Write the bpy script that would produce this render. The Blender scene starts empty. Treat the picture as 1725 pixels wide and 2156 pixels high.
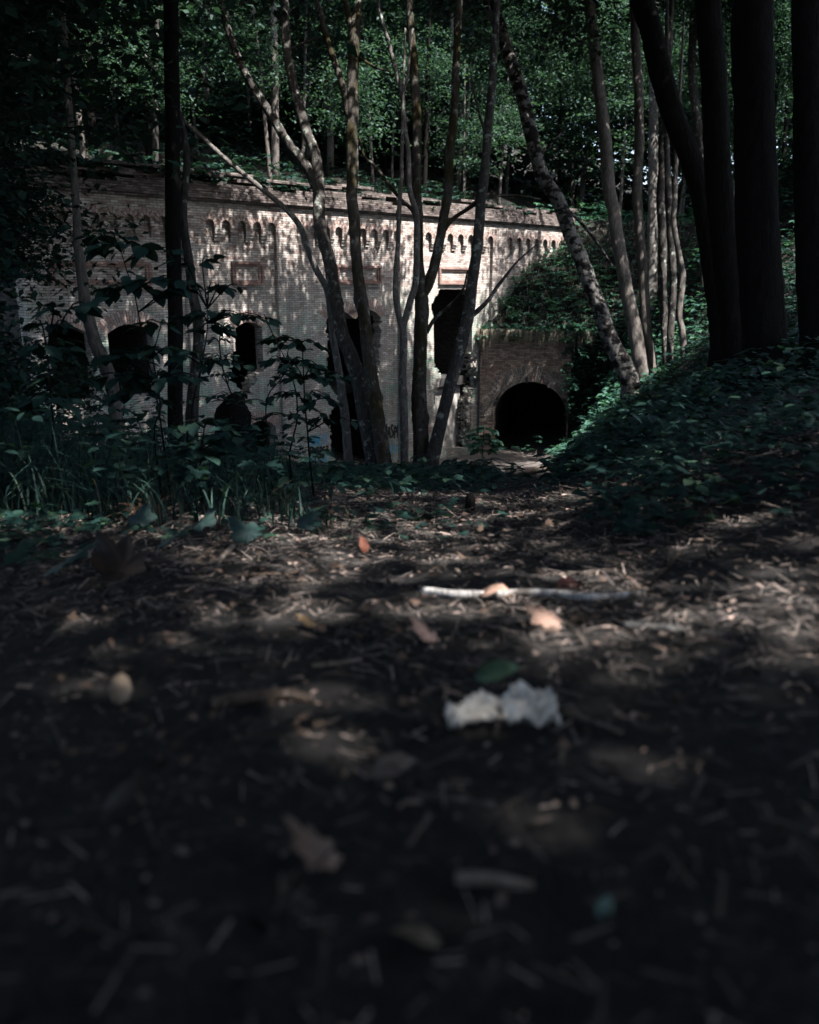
import bpy, bmesh, math, random
import numpy as np
from mathutils import Vector, Matrix
from mathutils.geometry import tessellate_polygon
random.seed(7); rng = np.random.default_rng(7)
R = math.radians
S = bpy.context.scene
COL = S.collection

# ------------------------------------------------------------------ camera, sky, sun, exposure
PITCH = R(15.5); FP = 1725.0; CX, CY = 862.5, 1078.0
cam = bpy.data.cameras.new('camera'); cam_o = bpy.data.objects.new('camera', cam); COL.objects.link(cam_o)
cam.sensor_fit = 'HORIZONTAL'; cam.sensor_width = 24; cam.lens = 24
cam.clip_start = 0.02; cam.clip_end = 1000
cam_o.location = (0, 0, 0); cam_o.rotation_euler = (R(90) - PITCH, 0, 0)
cam.dof.use_dof = True; cam.dof.focus_distance = 7.0; cam.dof.aperture_fstop = 2.4
S.camera = cam_o
SUN_EL = R(60)
SUN_H = Vector((0.75, -0.66, 0)).normalized()
SUN_V = Vector((SUN_H.x * math.cos(SUN_EL), SUN_H.y * math.cos(SUN_EL), math.sin(SUN_EL)))
sun = bpy.data.lights.new('sun', 'SUN'); sun.energy = 5.0; sun.angle = R(0.5); sun.color = (1.0, 0.93, 0.88)
sun_o = bpy.data.objects.new('sun', sun); COL.objects.link(sun_o)
sun_o.rotation_euler = SUN_V.to_track_quat('Z', 'Y').to_euler(); sun_o.location = (8, -8, 25)
wd = bpy.data.worlds.new('World'); S.world = wd; wd.use_nodes = True
wn = wd.node_tree.nodes; wl = wd.node_tree.links
sky = wn.new('ShaderNodeTexSky'); sky.sky_type = 'NISHITA'; sky.sun_disc = False; sky.dust_density = 3.0
sky.sun_elevation = SUN_EL; sky.sun_rotation = math.atan2(SUN_H.x, SUN_H.y)
bg = wn['Background']; bg.inputs['Strength'].default_value = 0.08
wl.new(sky.outputs[0], bg.inputs['Color'])
S.view_settings.view_transform = 'Standard'; S.view_settings.look = 'None'
S.view_settings.exposure = 2.65; S.view_settings.gamma = 1.0
S.cycles.max_bounces = 4; S.cycles.diffuse_bounces = 3; S.cycles.transmission_bounces = 2
S.cycles.glossy_bounces = 2; S.cycles.use_adaptive_sampling = True; S.cycles.adaptive_threshold = .018
S.cycles.sample_clamp_indirect = 4.0

# ------------------------------------------------------------------ frames and terrain
def ray(px, py):
    xc = (px - CX) / FP; yc = (CY - py) / FP
    c, s = math.cos(PITCH), math.sin(PITCH)
    return Vector((xc, yc * s + c, yc * c - s))
def W(px, py, D): return ray(px, py) * D
# main wall plane: u along WD, out along WN
WD = Vector((0.7224, 0.6915, 0)).normalized(); WN = Vector((WD.y, -WD.x, 0))
WP0 = W(840, 752, 33.7)
def wp(px, py, w=0.0):
    r = ray(px, py); t = (WP0.dot(WN) + w) / r.dot(WN); p = r * t
    return ((p - WP0).dot(WD), p.z)
def wpt(u, w, z):
    p = WP0 + WD * u + WN * w; return Vector((p.x, p.y, z))
def uw(x, y):
    v = Vector((x - WP0.x, y - WP0.y, 0)); return v.dot(WD), v.dot(WN)
# crop converters (zoomed views -> 1725-wide picture)
def c1(x, y): return ((200 + x / 1.725) / 1.9, (600 + y / 1.725) / 1.9)
def c2(x, y): return ((1200 + x / 1.568) / 1.9, (600 + y / 1.568) / 1.9)
def c3(x, y): return ((200 + x / 1.725) / 1.9, (1200 + y / 1.725) / 1.9)
def c4(x, y): return ((1200 + x / 1.568) / 1.9, (1200 + y / 1.568) / 1.9)
# portal plane
PC = wpt(wp(1012, 760, 0.02)[0], 0.02, 0)
PB = R(14); PD = Vector((math.cos(PB), -math.sin(PB), 0)); PN = Vector((-PD.y * -1, 0, 0))
PN = Vector((-math.sin(PB), -math.cos(PB), 0))
def pp(px, py):
    r = ray(px, py); t = PC.dot(PN) / r.dot(PN); p = r * t
    return ((p - PC).dot(PD), p.z)
def ppt(u, w, z):
    p = PC + PD * u + PN * w; return Vector((p.x, p.y, z))
P_LEN = pp(1192, 800)[0]; P_TOP = pp(1100, 700)[1]

def lerp_tab(t, v):
    if v <= t[0][0]: return t[0][1]
    for (a, b), (c, d) in zip(t, t[1:]):
        if v <= c: return b + (d - b) * (v - a) / (c - a)
    return t[-1][1]
EXTRA = [(0, 0), (3, 0.0), (5, .05), (8, .22), (12, .45), (17, .72), (24, .95), (30, 1.05), (36, 1.0), (60, 1.0)]
X0 = [(-5, .9), (3, .9), (5, 1.15), (9, 2.0), (17, 3.5), (25, 4.8), (30, 5.9), (33.5, 6.95), (36, 7.3), (60, 8.2)]
SLP = [(5, .72), (17, .8), (25, 1.15), (30, 1.5), (34, 2.4), (38, 1.6)]
CAP = [(2, .3), (5, .55), (9, 1.7), (17, 4.5), (25, 10), (35, 14)]
TS = math.tan(R(9.8))
def smoothmax0(v, k): return 0.5 * (v + math.sqrt(v * v + k * k)) - 0.0
def n2(x, y):
    return (math.sin(x * 1.7 + y * .6) * math.cos(y * 1.3 - x * .4) + .5 * math.sin(x * 3.9 + 1.3) * math.cos(y * 4.3 + .7))
def gz(x, y):
    yy = min(y, 36)
    z = -.355 - yy * TS - lerp_tab(EXTRA, yy)
    b = x - lerp_tab(X0, y)
    rise = lerp_tab(SLP, y) * smoothmax0(b, .4) - .03
    cap = lerp_tab(CAP, y); rise = cap * math.tanh(rise / cap)
    z += max(rise, 0)
    l = -x - 2.0
    if l > 0: z += .06 * l
    a = min(1, max(0, (y - 1.0) / 6))
    z += n2(x, y) * .06 * a + .008 * math.sin(x * 9 + 2 * y) * math.cos(y * 8 + x)
    return z
def G(px, py, lo=.2, hi=60):
    r = ray(px, py); t = lo
    while t < hi:
        p = r * t
        if p.z < gz(p.x, p.y): return p
        t += .02 + t * .004
    return r * hi

# ------------------------------------------------------------------ mesh helpers
def thing(name, label, cat, loc=(0, 0, 0), group=None):
    o = bpy.data.objects.new(name, None); COL.objects.link(o); o.location = loc; o.empty_display_size = .2
    o['label'] = label; o['category'] = cat
    if group: o['group'] = group
    return o
def tag(o, label, cat, group=None):
    o['label'] = label; o['category'] = cat
    if group: o['group'] = group
    return o
def link_mesh(name, me, mat, parent=None, origin=None):
    o = bpy.data.objects.new(name, me); COL.objects.link(o)
    if mat:
        for m in (mat if isinstance(mat, (list, tuple)) else [mat]): me.materials.append(m)
    if parent: o.parent = parent
    elif origin is not None: o.location = origin
    return o
class MB:
    def __init__(s): s.v = []; s.f = []; s.uv = []; s.sm = []; s.mi = []
    def add(s, vs, fs, uvs=None, smooth=False, mi=0):
        b = len(s.v); s.v += [tuple(v) for v in vs]
        for k, f in enumerate(fs):
            s.f.append([i + b for i in f]); s.sm.append(smooth); s.mi.append(mi)
            s.uv.append(uvs[k] if uvs else None)
    def box(s, u0, u1, w0, w1, z0, z1, fn, mi=0):
        vs = [fn(u, w, z) for z in (z0, z1) for w in (w0, w1) for u in (u0, u1)]
        s.add(vs, [(0, 1, 3, 2), (4, 6, 7, 5), (0, 4, 5, 1), (2, 3, 7, 6), (0, 2, 6, 4), (1, 5, 7, 3)],
              [[(u0, w0), (u1, w0), (u1, w1), (u0, w1)], [(u0, w0), (u0, w1), (u1, w1), (u1, w0)],
               [(u0, z0), (u0, z1), (u1, z1), (u1, z0)], [(u0, z0), (u1, z0), (u1, z1), (u0, z1)],
               [(w0, z0), (w1, z0), (w1, z1), (w0, z1)], [(w0, z0), (w0, z1), (w1, z1), (w1, z0)]], mi=mi)
    def build(s, name, mat, parent=None, origin=None):
        o = Vector(origin if origin is not None else (parent.location if parent else (0, 0, 0)))
        me = bpy.data.meshes.new(name)
        me.from_pydata([(v[0] - o.x, v[1] - o.y, v[2] - o.z) for v in s.v], [], s.f)
        ul = me.uv_layers.new(name='uv').data
        li = 0
        for p, uvf in zip(me.polygons, s.uv):
            if uvf:
                for k in range(len(p.vertices)): ul[p.loop_start + k].uv = uvf[k]
        me.polygons.foreach_set('use_smooth', s.sm); me.polygons.foreach_set('material_index', s.mi)
        me.update()
        return link_mesh(name, me, mat, parent, o)
def catmull(pts, sub):
    P = [np.array(p, float) for p in pts]; P = [2 * P[0] - P[1]] + P + [2 * P[-1] - P[-2]]; out = []
    for i in range(1, len(P) - 2):
        a, b, c, d = P[i - 1:i + 3]
        for k in range(sub):
            t = k / sub
            out.append(.5 * ((2 * b) + (c - a) * t + (2 * a - 5 * b + 4 * c - d) * t * t + (3 * b - a - 3 * c + d) * t ** 3))
    out.append(P[-2]); return out
def tube(mb, pts, rad, seg=10, sub=4, rough=.08, uvscale=1.0, cap=True, bumps=(), mi=0):
    """pts: world points, rad: radius per point; smooth tube with uneven surface"""
    q = catmull([list(p) + [r] for p, r in zip(pts, rad)], sub)
    n = len(q); P = [Vector(a[:3]) for a in q]; rr = [max(a[3], .0008) for a in q]
    vs = []; ref = Vector((0.31, -.9, .27)); L = 0; Ls = []
    ph = random.random() * 10
    for i in range(n):
        t = (P[min(i + 1, n - 1)] - P[max(i - 1, 0)]).normalized()
        a = ref - t * ref.dot(t)
        if a.length < .1: a = Vector((1, .2, .1)) - t * t.x
        a.normalize(); ref = a; b = t.cross(a)
        if i: L += (P[i] - P[i - 1]).length
        Ls.append(L)
        for k in range(seg):
            an = 2 * math.pi * k / seg
            r = rr[i] * (1 + rough * math.sin(3 * an + ph + L * 2.3 / max(rr[i] * 9, .05)) * .5 + rough * random.uniform(-.5, .5))
            for (bl, bw, ba, bh) in bumps:
                dd = (L - bl) / bw
                if abs(dd) < 2: r += rr[i] * bh * math.exp(-dd * dd) * max(0, math.cos(an - ba)) ** 2
            vs.append(P[i] + (a * math.cos(an) + b * math.sin(an)) * r)
    fs = []; uvs = []
    for i in range(n - 1):
        for k in range(seg):
            k2 = (k + 1) % seg
            fs.append((i * seg + k, i * seg + k2, (i + 1) * seg + k2, (i + 1) * seg + k))
            u0 = k / seg; u1 = (k + 1) / seg
            uvs.append([(u0, Ls[i]), (u1, Ls[i]), (u1, Ls[i + 1]), (u0, Ls[i + 1])])
    if cap:
        fs.append(tuple(range(seg))[::-1]); uvs.append([(0, 0)] * seg)
        fs.append(tuple((n - 1) * seg + k for k in range(seg))); uvs.append([(0, 0)] * seg)
    mb.add(vs, fs, uvs, True, mi)
def rots(phi, tx, ty):
    c, s = np.cos, np.sin; n = len(phi); z = np.zeros(n); o = np.ones(n)
    Rz = np.array([[c(phi), -s(phi), z], [s(phi), c(phi), z], [z, z, o]]).transpose(2, 0, 1)
    Rx = np.array([[o, z, z], [z, c(tx), -s(tx)], [z, s(tx), c(tx)]]).transpose(2, 0, 1)
    Ry = np.array([[c(ty), z, s(ty)], [z, o, z], [-s(ty), z, c(ty)]]).transpose(2, 0, 1)
    return Rz @ Rx @ Ry
def scatter_arrays(tv, tf, pos, rm, sc):
    tv = np.array(tv, float); n = len(pos); k = len(tv)
    sc = np.asarray(sc, float)
    if sc.ndim == 1: sc = sc[:, None].repeat(3, 1)
    v = (tv[None] * sc[:, None, :]) @ rm.transpose(0, 2, 1) + np.asarray(pos)[:, None, :]
    v = v.reshape(-1, 3)
    fl = np.concatenate([np.array(f) for f in tf]); sizes = np.array([len(f) for f in tf])
    loops = (fl[None] + (np.arange(n) * k)[:, None]).reshape(-1)
    return v, loops, np.tile(sizes, n)
def mesh_arrays(name, parts, smooth=False):
    V = []; Lp = []; Z = []; b = 0
    for v, l, z in parts: V.append(v); Lp.append(l + b); Z.append(z); b += len(v)
    V = np.concatenate(V); Lp = np.concatenate(Lp); Z = np.concatenate(Z)
    me = bpy.data.meshes.new(name)
    me.vertices.add(len(V)); me.vertices.foreach_set('co', V.astype(np.float32).ravel())
    me.loops.add(len(Lp)); me.loops.foreach_set('vertex_index', Lp.astype(np.int32))
    me.polygons.add(len(Z)); st = np.concatenate([[0], np.cumsum(Z)[:-1]])
    me.polygons.foreach_set('loop_start', st.astype(np.int32))
    if smooth: me.polygons.foreach_set('use_smooth', np.ones(len(Z), bool))
    me.update(calc_edges=True); me.validate()
    return me
# leaf shapes, unit length along +Y, lying in XY
DIAMOND = ([(0, 0, 0), (.3, .45, .04), (0, 1, -.06), (-.3, .45, .04)], [(0, 1, 2, 3)])
OVAL = ([(0, 0, 0), (.2, .16, .04), (.31, .42, .05), (.2, .75, .02), (0, 1, -.08), (-.2, .75, .02), (-.31, .42, .05), (-.2, .16, .04), (0, .4, 0), (0, .75, -.02)],
        [(0, 1, 2, 8), (8, 2, 3, 9), (9, 3, 4), (0, 8, 6, 7), (8, 9, 5, 6), (9, 4, 5)])
def lobed(ang_len):
    vs = [(0, .0, 0)]; 
    for a, l in ang_len: vs.append((math.sin(R(a)) * l, .28 + math.cos(R(a)) * l, .05 * math.cos(R(a * 2)) - .06 * l))
    vs.append((0, .3, .03)); c = len(vs) - 1
    ring = list(range(0, c)); fs = [(c, ring[i], ring[(i + 1) % len(ring)]) for i in range(len(ring))]
    return vs, fs
MAPLE = lobed([(165, .25), (125, .42), (100, .27), (72, .56), (38, .3), (18, .42), (0, .72), (-18, .42), (-38, .3), (-72, .56), (-100, .27), (-125, .42), (-165, .25)])
def finer(al, j=.03, seed=1):
    r_ = random.Random(seed); out = []
    for (a, l), (b, m_) in zip(al, al[1:]):
        out.append((a, l)); out.append((a * .62 + b * .38, l * .62 + m_ * .38 + r_.uniform(-j, j))); out.append((a * .3 + b * .7, l * .3 + m_ * .7 + r_.uniform(-j, j)))
    out.append(al[-1]); return out
OAKL = lobed([(170, .2), (140, .30), (112, .22), (85, .44), (60, .26), (38, .52), (20, .4), (0, .7), (-20, .4), (-38, .52), (-60, .26), (-85, .44), (-112, .22), (-140, .30), (-170, .2)])

MAPLE_F = lobed(finer([(165, .25), (125, .42), (105, .34), (72, .52), (44, .36), (22, .5), (0, .68), (-22, .5), (-44, .36), (-72, .52), (-105, .34), (-125, .42), (-165, .25)], .045, 2))
OAK_F = lobed(finer([(170, .2), (140, .30), (112, .24), (85, .42), (62, .3), (40, .5), (20, .42), (0, .66), (-20, .42), (-40, .5), (-62, .3), (-85, .42), (-112, .24), (-140, .30), (-170, .2)], .02, 3))
# ------------------------------------------------------------------ materials
def newmat(name):
    m = bpy.data.materials.new(name); m.use_nodes = True
    nt = m.node_tree; nt.nodes.clear()
    out = nt.nodes.new('ShaderNodeOutputMaterial'); b = nt.nodes.new('ShaderNodeBsdfPrincipled')
    nt.links.new(b.outputs[0], out.inputs[0]); b.inputs['Roughness'].default_value = .8
    b.inputs['Specular IOR Level'].default_value = .25
    return m, nt, b, out
def N(nt, t, **kw):
    n = nt.nodes.new(t)
    for k, v in kw.items(): setattr(n, k, v)
    return n
def ramp(nt, stops, fac, interp='LINEAR'):
    r = N(nt, 'ShaderNodeValToRGB'); r.color_ramp.interpolation = interp
    e = r.color_ramp.elements
    while len(e) < len(stops): e.new(.5)
    for x, (p, c) in zip(e, stops): x.position = p; x.color = (*c, 1)
    nt.links.new(fac, r.inputs[0]); return r.outputs[0]
def noise(nt, vec, scale, detail=4, rough=.6):
    n = N(nt, 'ShaderNodeTexNoise'); n.inputs['Scale'].default_value = scale; n.inputs['Detail'].default_value = detail
    n.inputs['Roughness'].default_value = rough
    if vec: nt.links.new(vec, n.inputs['Vector'])
    return n.outputs['Fac']
def mapping(nt, vec, sc):
    m = N(nt, 'ShaderNodeMapping'); m.inputs['Scale'].default_value = sc; nt.links.new(vec, m.inputs[0]); return m.outputs[0]
def mix(nt, fac, a, b, mode='MIX'):
    m = N(nt, 'ShaderNodeMix', data_type='RGBA', blend_type=mode)
    for s, v in ((m.inputs[0], fac), (m.inputs[6], a), (m.inputs[7], b)):
        if isinstance(v, (int, float)): s.default_value = v
        elif isinstance(v, tuple): s.default_value = (*v, 1)
        else: nt.links.new(v, s)
    return m.outputs[2]
def bump(nt, b, h, st, dist):
    n = N(nt, 'ShaderNodeBump'); n.inputs['Strength'].default_value = st; n.inputs['Distance'].default_value = dist
    nt.links.new(h, n.inputs['Height']); nt.links.new(n.outputs[0], b.inputs['Normal'])
def leafmat(name, cols, trans=.35, rough=.45, spec=.35):
    m, nt, b, out = newmat(name)
    g = N(nt, 'ShaderNodeNewGeometry')
    n = len(cols); col = ramp(nt, [(i / max(n - 1, 1), c) for i, c in enumerate(cols)], g.outputs['Random Per Island'])
    tc = N(nt, 'ShaderNodeTexCoord')
    nz = noise(nt, tc.outputs['Object'], 1.3, 2)
    col = mix(nt, nz, col, mix(nt, .5, col, (.0, .0, .0)))
    nt.links.new(col, b.inputs['Base Color']); b.inputs['Roughness'].default_value = rough
    b.inputs['Specular IOR Level'].default_value = spec
    if trans > 0:
        t = N(nt, 'ShaderNodeBsdfTranslucent'); mx = N(nt, 'ShaderNodeMixShader'); mx.inputs[0].default_value = trans
        nt.links.new(mix(nt, 1.0, col, (1.3, 1.5, .8), 'MULTIPLY'), t.inputs[0])
        nt.links.new(b.outputs[0], mx.inputs[1]); nt.links.new(t.outputs[0], mx.inputs[2]); nt.links.new(mx.outputs[0], out.inputs[0])
    return m
def barkmat(name, dark, light, moss=None, mossamt=.5, birch=False, lichen=0.0):
    m, nt, b, out = newmat(name)
    tc = N(nt, 'ShaderNodeTexCoord'); ob = tc.outputs['Object']; 
    v = mapping(nt, ob, (9, 9, 2.2)); f = noise(nt, v, 2.2, 6, .7)
    col = ramp(nt, [(.3, dark), (.72, light)], f)
    h = f
    if birch:
        v2 = mapping(nt, ob, (3.5, 3.5, 5)); p = noise(nt, v2, 1.1, 5, .65)
        col = mix(nt, ramp(nt, [(.48, (0, 0, 0)), (.54, (1, 1, 1))], p), (.010, .0095, .009), col)
        h = mix(nt, .6, f, p)
    if lichen:
        p = noise(nt, ob, 5.5, 5, .7)
        col = mix(nt, ramp(nt, [(.56, (0, 0, 0)), (.66, (lichen,) * 3)], p), col, (.26, .29, .26))
    if moss:
        p = noise(nt, mapping(nt, ob, (2, 2, 1)), 1.4, 5, .65); q = noise(nt, ob, 60, 3)
        mc = mix(nt, q, tuple(c * .5 for c in moss), tuple(c * 1.5 for c in moss))
        col = mix(nt, ramp(nt, [(mossamt - .06, (0, 0, 0)), (mossamt + .08, (1, 1, 1))], p), col, mc)
    nt.links.new(col, b.inputs['Base Color']); b.inputs['Roughness'].default_value = .9
    b.inputs['Specular IOR Level'].default_value = .03
    bump(nt, b, h, 1.0, .04)
    return m
def brickmat(name, ca, cb, mortar, dark=.0, green=0.0, upper=False, stain=.5, bw=.25, rh=.077):
    m, nt, b, out = newmat(name)
    uv = N(nt, 'ShaderNodeUVMap'); uv.uv_map = 'uv'; u = uv.outputs[0]
    dn = N(nt, 'ShaderNodeTexNoise'); dn.inputs['Scale'].default_value = 6; dn.inputs['Detail'].default_value = 3
    nt.links.new(u, dn.inputs['Vector'])
    dm = N(nt, 'ShaderNodeVectorMath', operation='MULTIPLY_ADD')
    nt.links.new(dn.outputs['Color'], dm.inputs[0]); dm.inputs[1].default_value = (.022, .018, 0); nt.links.new(u, dm.inputs[2])
    br = N(nt, 'ShaderNodeTexBrick'); nt.links.new(dm.outputs[0], br.inputs['Vector'])
    br.inputs['Scale'].default_value = 1; br.inputs['Brick Width'].default_value = bw; br.inputs['Row Height'].default_value = rh
    br.inputs['Mortar Size'].default_value = .0085; br.inputs['Mortar Smooth'].default_value = .3; br.inputs['Bias'].default_value = 0
    br.inputs['Color1'].default_value = (0, 0, 0, 1); br.inputs['Color2'].default_value = (1, 1, 1, 1); br.inputs['Mortar'].default_value = (.5, .5, .5, 1)
    col = ramp(nt, [(0, ca), (.35, tuple(.6 * a + .4 * c for a, c in zip(ca, cb))), (.7, cb), (1, tuple(c * 1.25 for c in cb))], br.outputs['Color'])
    sx = N(nt, 'ShaderNodeSeparateXYZ'); nt.links.new(u, sx.inputs[0])
    if upper:   # older, redder, rougher brick high on the wall
        c2_ = ramp(nt, [(0, (.16, .115, .102)), (.2, (.23, .19, .172)), (.5, (.32, .29, .265)), (1, (.42, .395, .365))], br.outputs['Color'])
        hn = noise(nt, u, .9, 4)
        ad = N(nt, 'ShaderNodeMath', operation='MULTIPLY_ADD'); nt.links.new(hn, ad.inputs[0]); ad.inputs[1].default_value = 2.4
        nt.links.new(sx.outputs[1], ad.inputs[2])
        fz = ramp(nt, [(0, (0, 0, 0)), (1, (1, 1, 1))], _mr(nt, ad.outputs[0], .7, 2.0))
        col = mix(nt, fz, col, c2_)
    if green:
        gn = noise(nt, u, .8, 4, .7)
        gz_ = _mr(nt, sx.outputs[1], .2, -2.2)
        gm = N(nt, 'ShaderNodeMath', operation='MULTIPLY'); nt.links.new(ramp(nt, [(.44, (0, 0, 0)), (.6, (1, 1, 1))], gn), gm.inputs[0]); nt.links.new(gz_, gm.inputs[1])
        gb = N(nt, 'ShaderNodeMath', operation='MULTIPLY'); nt.links.new(gm.outputs[0], gb.inputs[0]); nt.links.new(br.outputs['Color'], gb.inputs[1])
        gs = N(nt, 'ShaderNodeMath', operation='MULTIPLY'); nt.links.new(gb.outputs[0], gs.inputs[0]); gs.inputs[1].default_value = green
        col = mix(nt, gs.outputs[0], col, (.2, .31, .25))
    mn = noise(nt, u, 3, 4)
    mcol = mix(nt, mn, tuple(c * .35 for c in mortar), mortar)
    col = mix(nt, br.outputs['Fac'], col, mcol)
    st = noise(nt, mapping(nt, u, (2.2, .38, 1)), 1.2, 6, .7)
    col = mix(nt, stain, col, mix(nt, 1.0, col, ramp(nt, [(.3, (.35, .35, .36)), (.62, (1, 1, 1))], st), 'MULTIPLY'))
    lost = noise(nt, mapping(nt, u, (1, 2.2, 1)), 1.7, 5, .8)
    col = mix(nt, ramp(nt, [(.66, (0, 0, 0)), (.69, (.75,) * 3)], lost), col, tuple(c * .35 for c in ca))
    ef = noise(nt, u, 2.3, 6, .75)   # lime bloom
    col = mix(nt, ramp(nt, [(.64, (0, 0, 0)), (.74, (.6,) * 3)], ef), col, (.42, .40, .38))
    nt.links.new(col, b.inputs['Base Color']); b.inputs['Roughness'].default_value = .92; b.inputs['Specular IOR Level'].default_value = .12
    sn = noise(nt, u, 22, 4, .7)
    inv = N(nt, 'ShaderNodeMath', operation='SUBTRACT'); inv.inputs[0].default_value = 1; nt.links.new(br.outputs['Fac'], inv.inputs[1])
    hh = N(nt, 'ShaderNodeMath', operation='MULTIPLY_ADD'); nt.links.new(sn, hh.inputs[0]); hh.inputs[1].default_value = .9; nt.links.new(inv.outputs[0], hh.inputs[2])
    hc = N(nt, 'ShaderNodeMath', operation='MULTIPLY_ADD'); nt.links.new(br.outputs['Color'], hc.inputs[0]); hc.inputs[1].default_value = .5; nt.links.new(hh.outputs[0], hc.inputs[2])
    bump(nt, b, hc.outputs[0], .9, .02)
    return m
def _mr(nt, v, a, b):
    n = N(nt, 'ShaderNodeMapRange'); n.inputs['From Min'].default_value = a; n.inputs['From Max'].default_value = b
    nt.links.new(v, n.inputs['Value']); return n.outputs[0]
def plain(name, c, rough=.8, var=.4, scale=20, spec=.2, bp=0):
    m, nt, b, out = newmat(name); tc = N(nt, 'ShaderNodeTexCoord')
    f = noise(nt, tc.outputs['Object'], scale, 5, .65)
    nt.links.new(ramp(nt, [(.25, tuple(x * (1 - var) for x in c)), (.75, tuple(x * (1 + var) for x in c))], f), b.inputs['Base Color'])
    b.inputs['Roughness'].default_value = rough; b.inputs['Specular IOR Level'].default_value = spec
    if bp: bump(nt, b, f, .7, bp)
    return m
M = {}
M['leaf_back'] = leafmat('leaf_back', [(.016, .036, .032), (.025, .054, .047), (.037, .074, .062), (.058, .1, .07)], .35, .65, .12)
M['leaf_canopy'] = leafmat('leaf_canopy', [(.010, .026, .02), (.016, .038, .029), (.024, .055, .036)], .25, .65, .12)
M['leaf_herb'] = leafmat('leaf_herb', [(.006, .022, .019), (.010, .033, .028), (.016, .046, .037), (.03, .062, .036)], .2, .6, .12)
M['leaf_sap'] = leafmat('leaf_sap', [(.0065, .021, .019), (.0105, .03, .026), (.016, .041, .036), (.023, .048, .033)], .18, .65, .08)
M['leaf_bush'] = leafmat('leaf_bush', [(.02, .065, .052), (.035, .1, .078), (.07, .15, .105)], .4, .6, .15)
M['grass'] = leafmat('grass', [(.008, .026, .023), (.014, .038, .034), (.024, .055, .046), (.038, .055, .04)], .2, .6, .1)
M['dry_grass'] = leafmat('dry_grass', [(.1, .09, .065), (.2, .17, .13), (.28, .24, .19), (.06, .09, .06)], .2, .7)
M['needle'] = leafmat('needle', [(.012, .026, .022), (.02, .04, .032)], .05, .6)
M['bark_grey'] = barkmat('bark_grey', (.012, .011, .0104), (.055, .052, .049), lichen=.6)
M['bark_pale'] = barkmat('bark_pale', (.03, .028, .026), (.12, .113, .107), lichen=.7)
M['bark_moss'] = barkmat('bark_moss', (.014, .0125, .011), (.06, .056, .05), moss=(.02, .0175, .009), mossamt=.5, lichen=.5)
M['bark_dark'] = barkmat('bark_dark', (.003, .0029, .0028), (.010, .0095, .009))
M['bark_beech'] = barkmat('bark_beech', (.04, .037, .034), (.12, .11, .102), moss=(.02, .024, .014), mossamt=.62)
M['bark_birch'] = barkmat('bark_birch', (.035, .034, .032), (.14, .137, .13), birch=True)
M['brick'] = brickmat('brick', (.27, .24, .215), (.40, .37, .34), (.15, .14, .132), green=1.5, upper=True, stain=.65)
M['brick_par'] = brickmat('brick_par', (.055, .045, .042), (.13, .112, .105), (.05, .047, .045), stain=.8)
M['brick_red'] = brickmat('brick_red', (.17, .105, .09), (.24, .165, .145), (.15, .125, .115))
M['brick_arch'] = brickmat('brick_arch', (.26, .19, .165), (.34, .275, .25), (.13, .12, .11))
M['brick_portal'] = brickmat('brick_portal', (.14, .098, .08), (.26, .205, .165), (.09, .08, .073), stain=.7)
M['brick_portal_arch'] = brickmat('brick_portal_arch', (.12, .105, .09), (.19, .17, .15), (.07, .065, .06), stain=.6)
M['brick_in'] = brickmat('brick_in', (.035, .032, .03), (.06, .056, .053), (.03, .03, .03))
M['plaster'] = plain('plaster', (.2, .195, .185), .9, .45, 2.5, bp=.01)
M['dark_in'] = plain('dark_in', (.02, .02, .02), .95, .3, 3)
M['black_paint'] = plain('black_paint', (.012, .014, .016), .6, .4, 30)
M['blue_paint'] = plain('blue_paint', (.05, .24, .36), .6, .4, 30)
M['red_paint'] = plain('red_paint', (.25, .06, .06), .6, .4, 30)
def soilmat():
    m, nt, b, out = newmat('soil'); tc = N(nt, 'ShaderNodeTexCoord'); ob = tc.outputs['Object']
    f = noise(nt, ob, 22, 8, .75); g = noise(nt, ob, 1.1, 4); k = noise(nt, ob, 90, 4, .7)
    hum = ramp(nt, [(.3, (.010, .0102, .0102)), (.55, (.021, .0208, .0205)), (.75, (.065, .062, .059))], f)
    dirt = ramp(nt, [(.3, (.06, .054, .05)), (.6, (.11, .1, .093)), (.8, (.17, .155, .145))], noise(nt, ob, 7, 6, .7))
    sx = N(nt, 'ShaderNodeSeparateXYZ'); nt.links.new(ob, sx.inputs[0])
    ad = N(nt, 'ShaderNodeMath', operation='MULTIPLY_ADD'); nt.links.new(g, ad.inputs[0]); ad.inputs[1].default_value = 6; nt.links.new(sx.outputs[1], ad.inputs[2])
    dm_ = N(nt, 'ShaderNodeMath', operation='MULTIPLY'); nt.links.new(_mr(nt, ad.outputs[0], 22, 27), dm_.inputs[0]); nt.links.new(_mr(nt, sx.outputs[0], 7.6, 6.6), dm_.inputs[1])
    col = mix(nt, dm_.outputs[0], hum, dirt)
    nt.links.new(col, b.inputs['Base Color']); b.inputs['Roughness'].default_value = .95; b.inputs['Specular IOR Level'].default_value = .1
    bump(nt, b, mix(nt, .5, f, k), 1.0, .02); return m
M['soil'] = soilmat()
M['hill_soil'] = plain('hill_soil', (.01, .0105, .009), .95, .6, 4, bp=.05)

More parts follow.
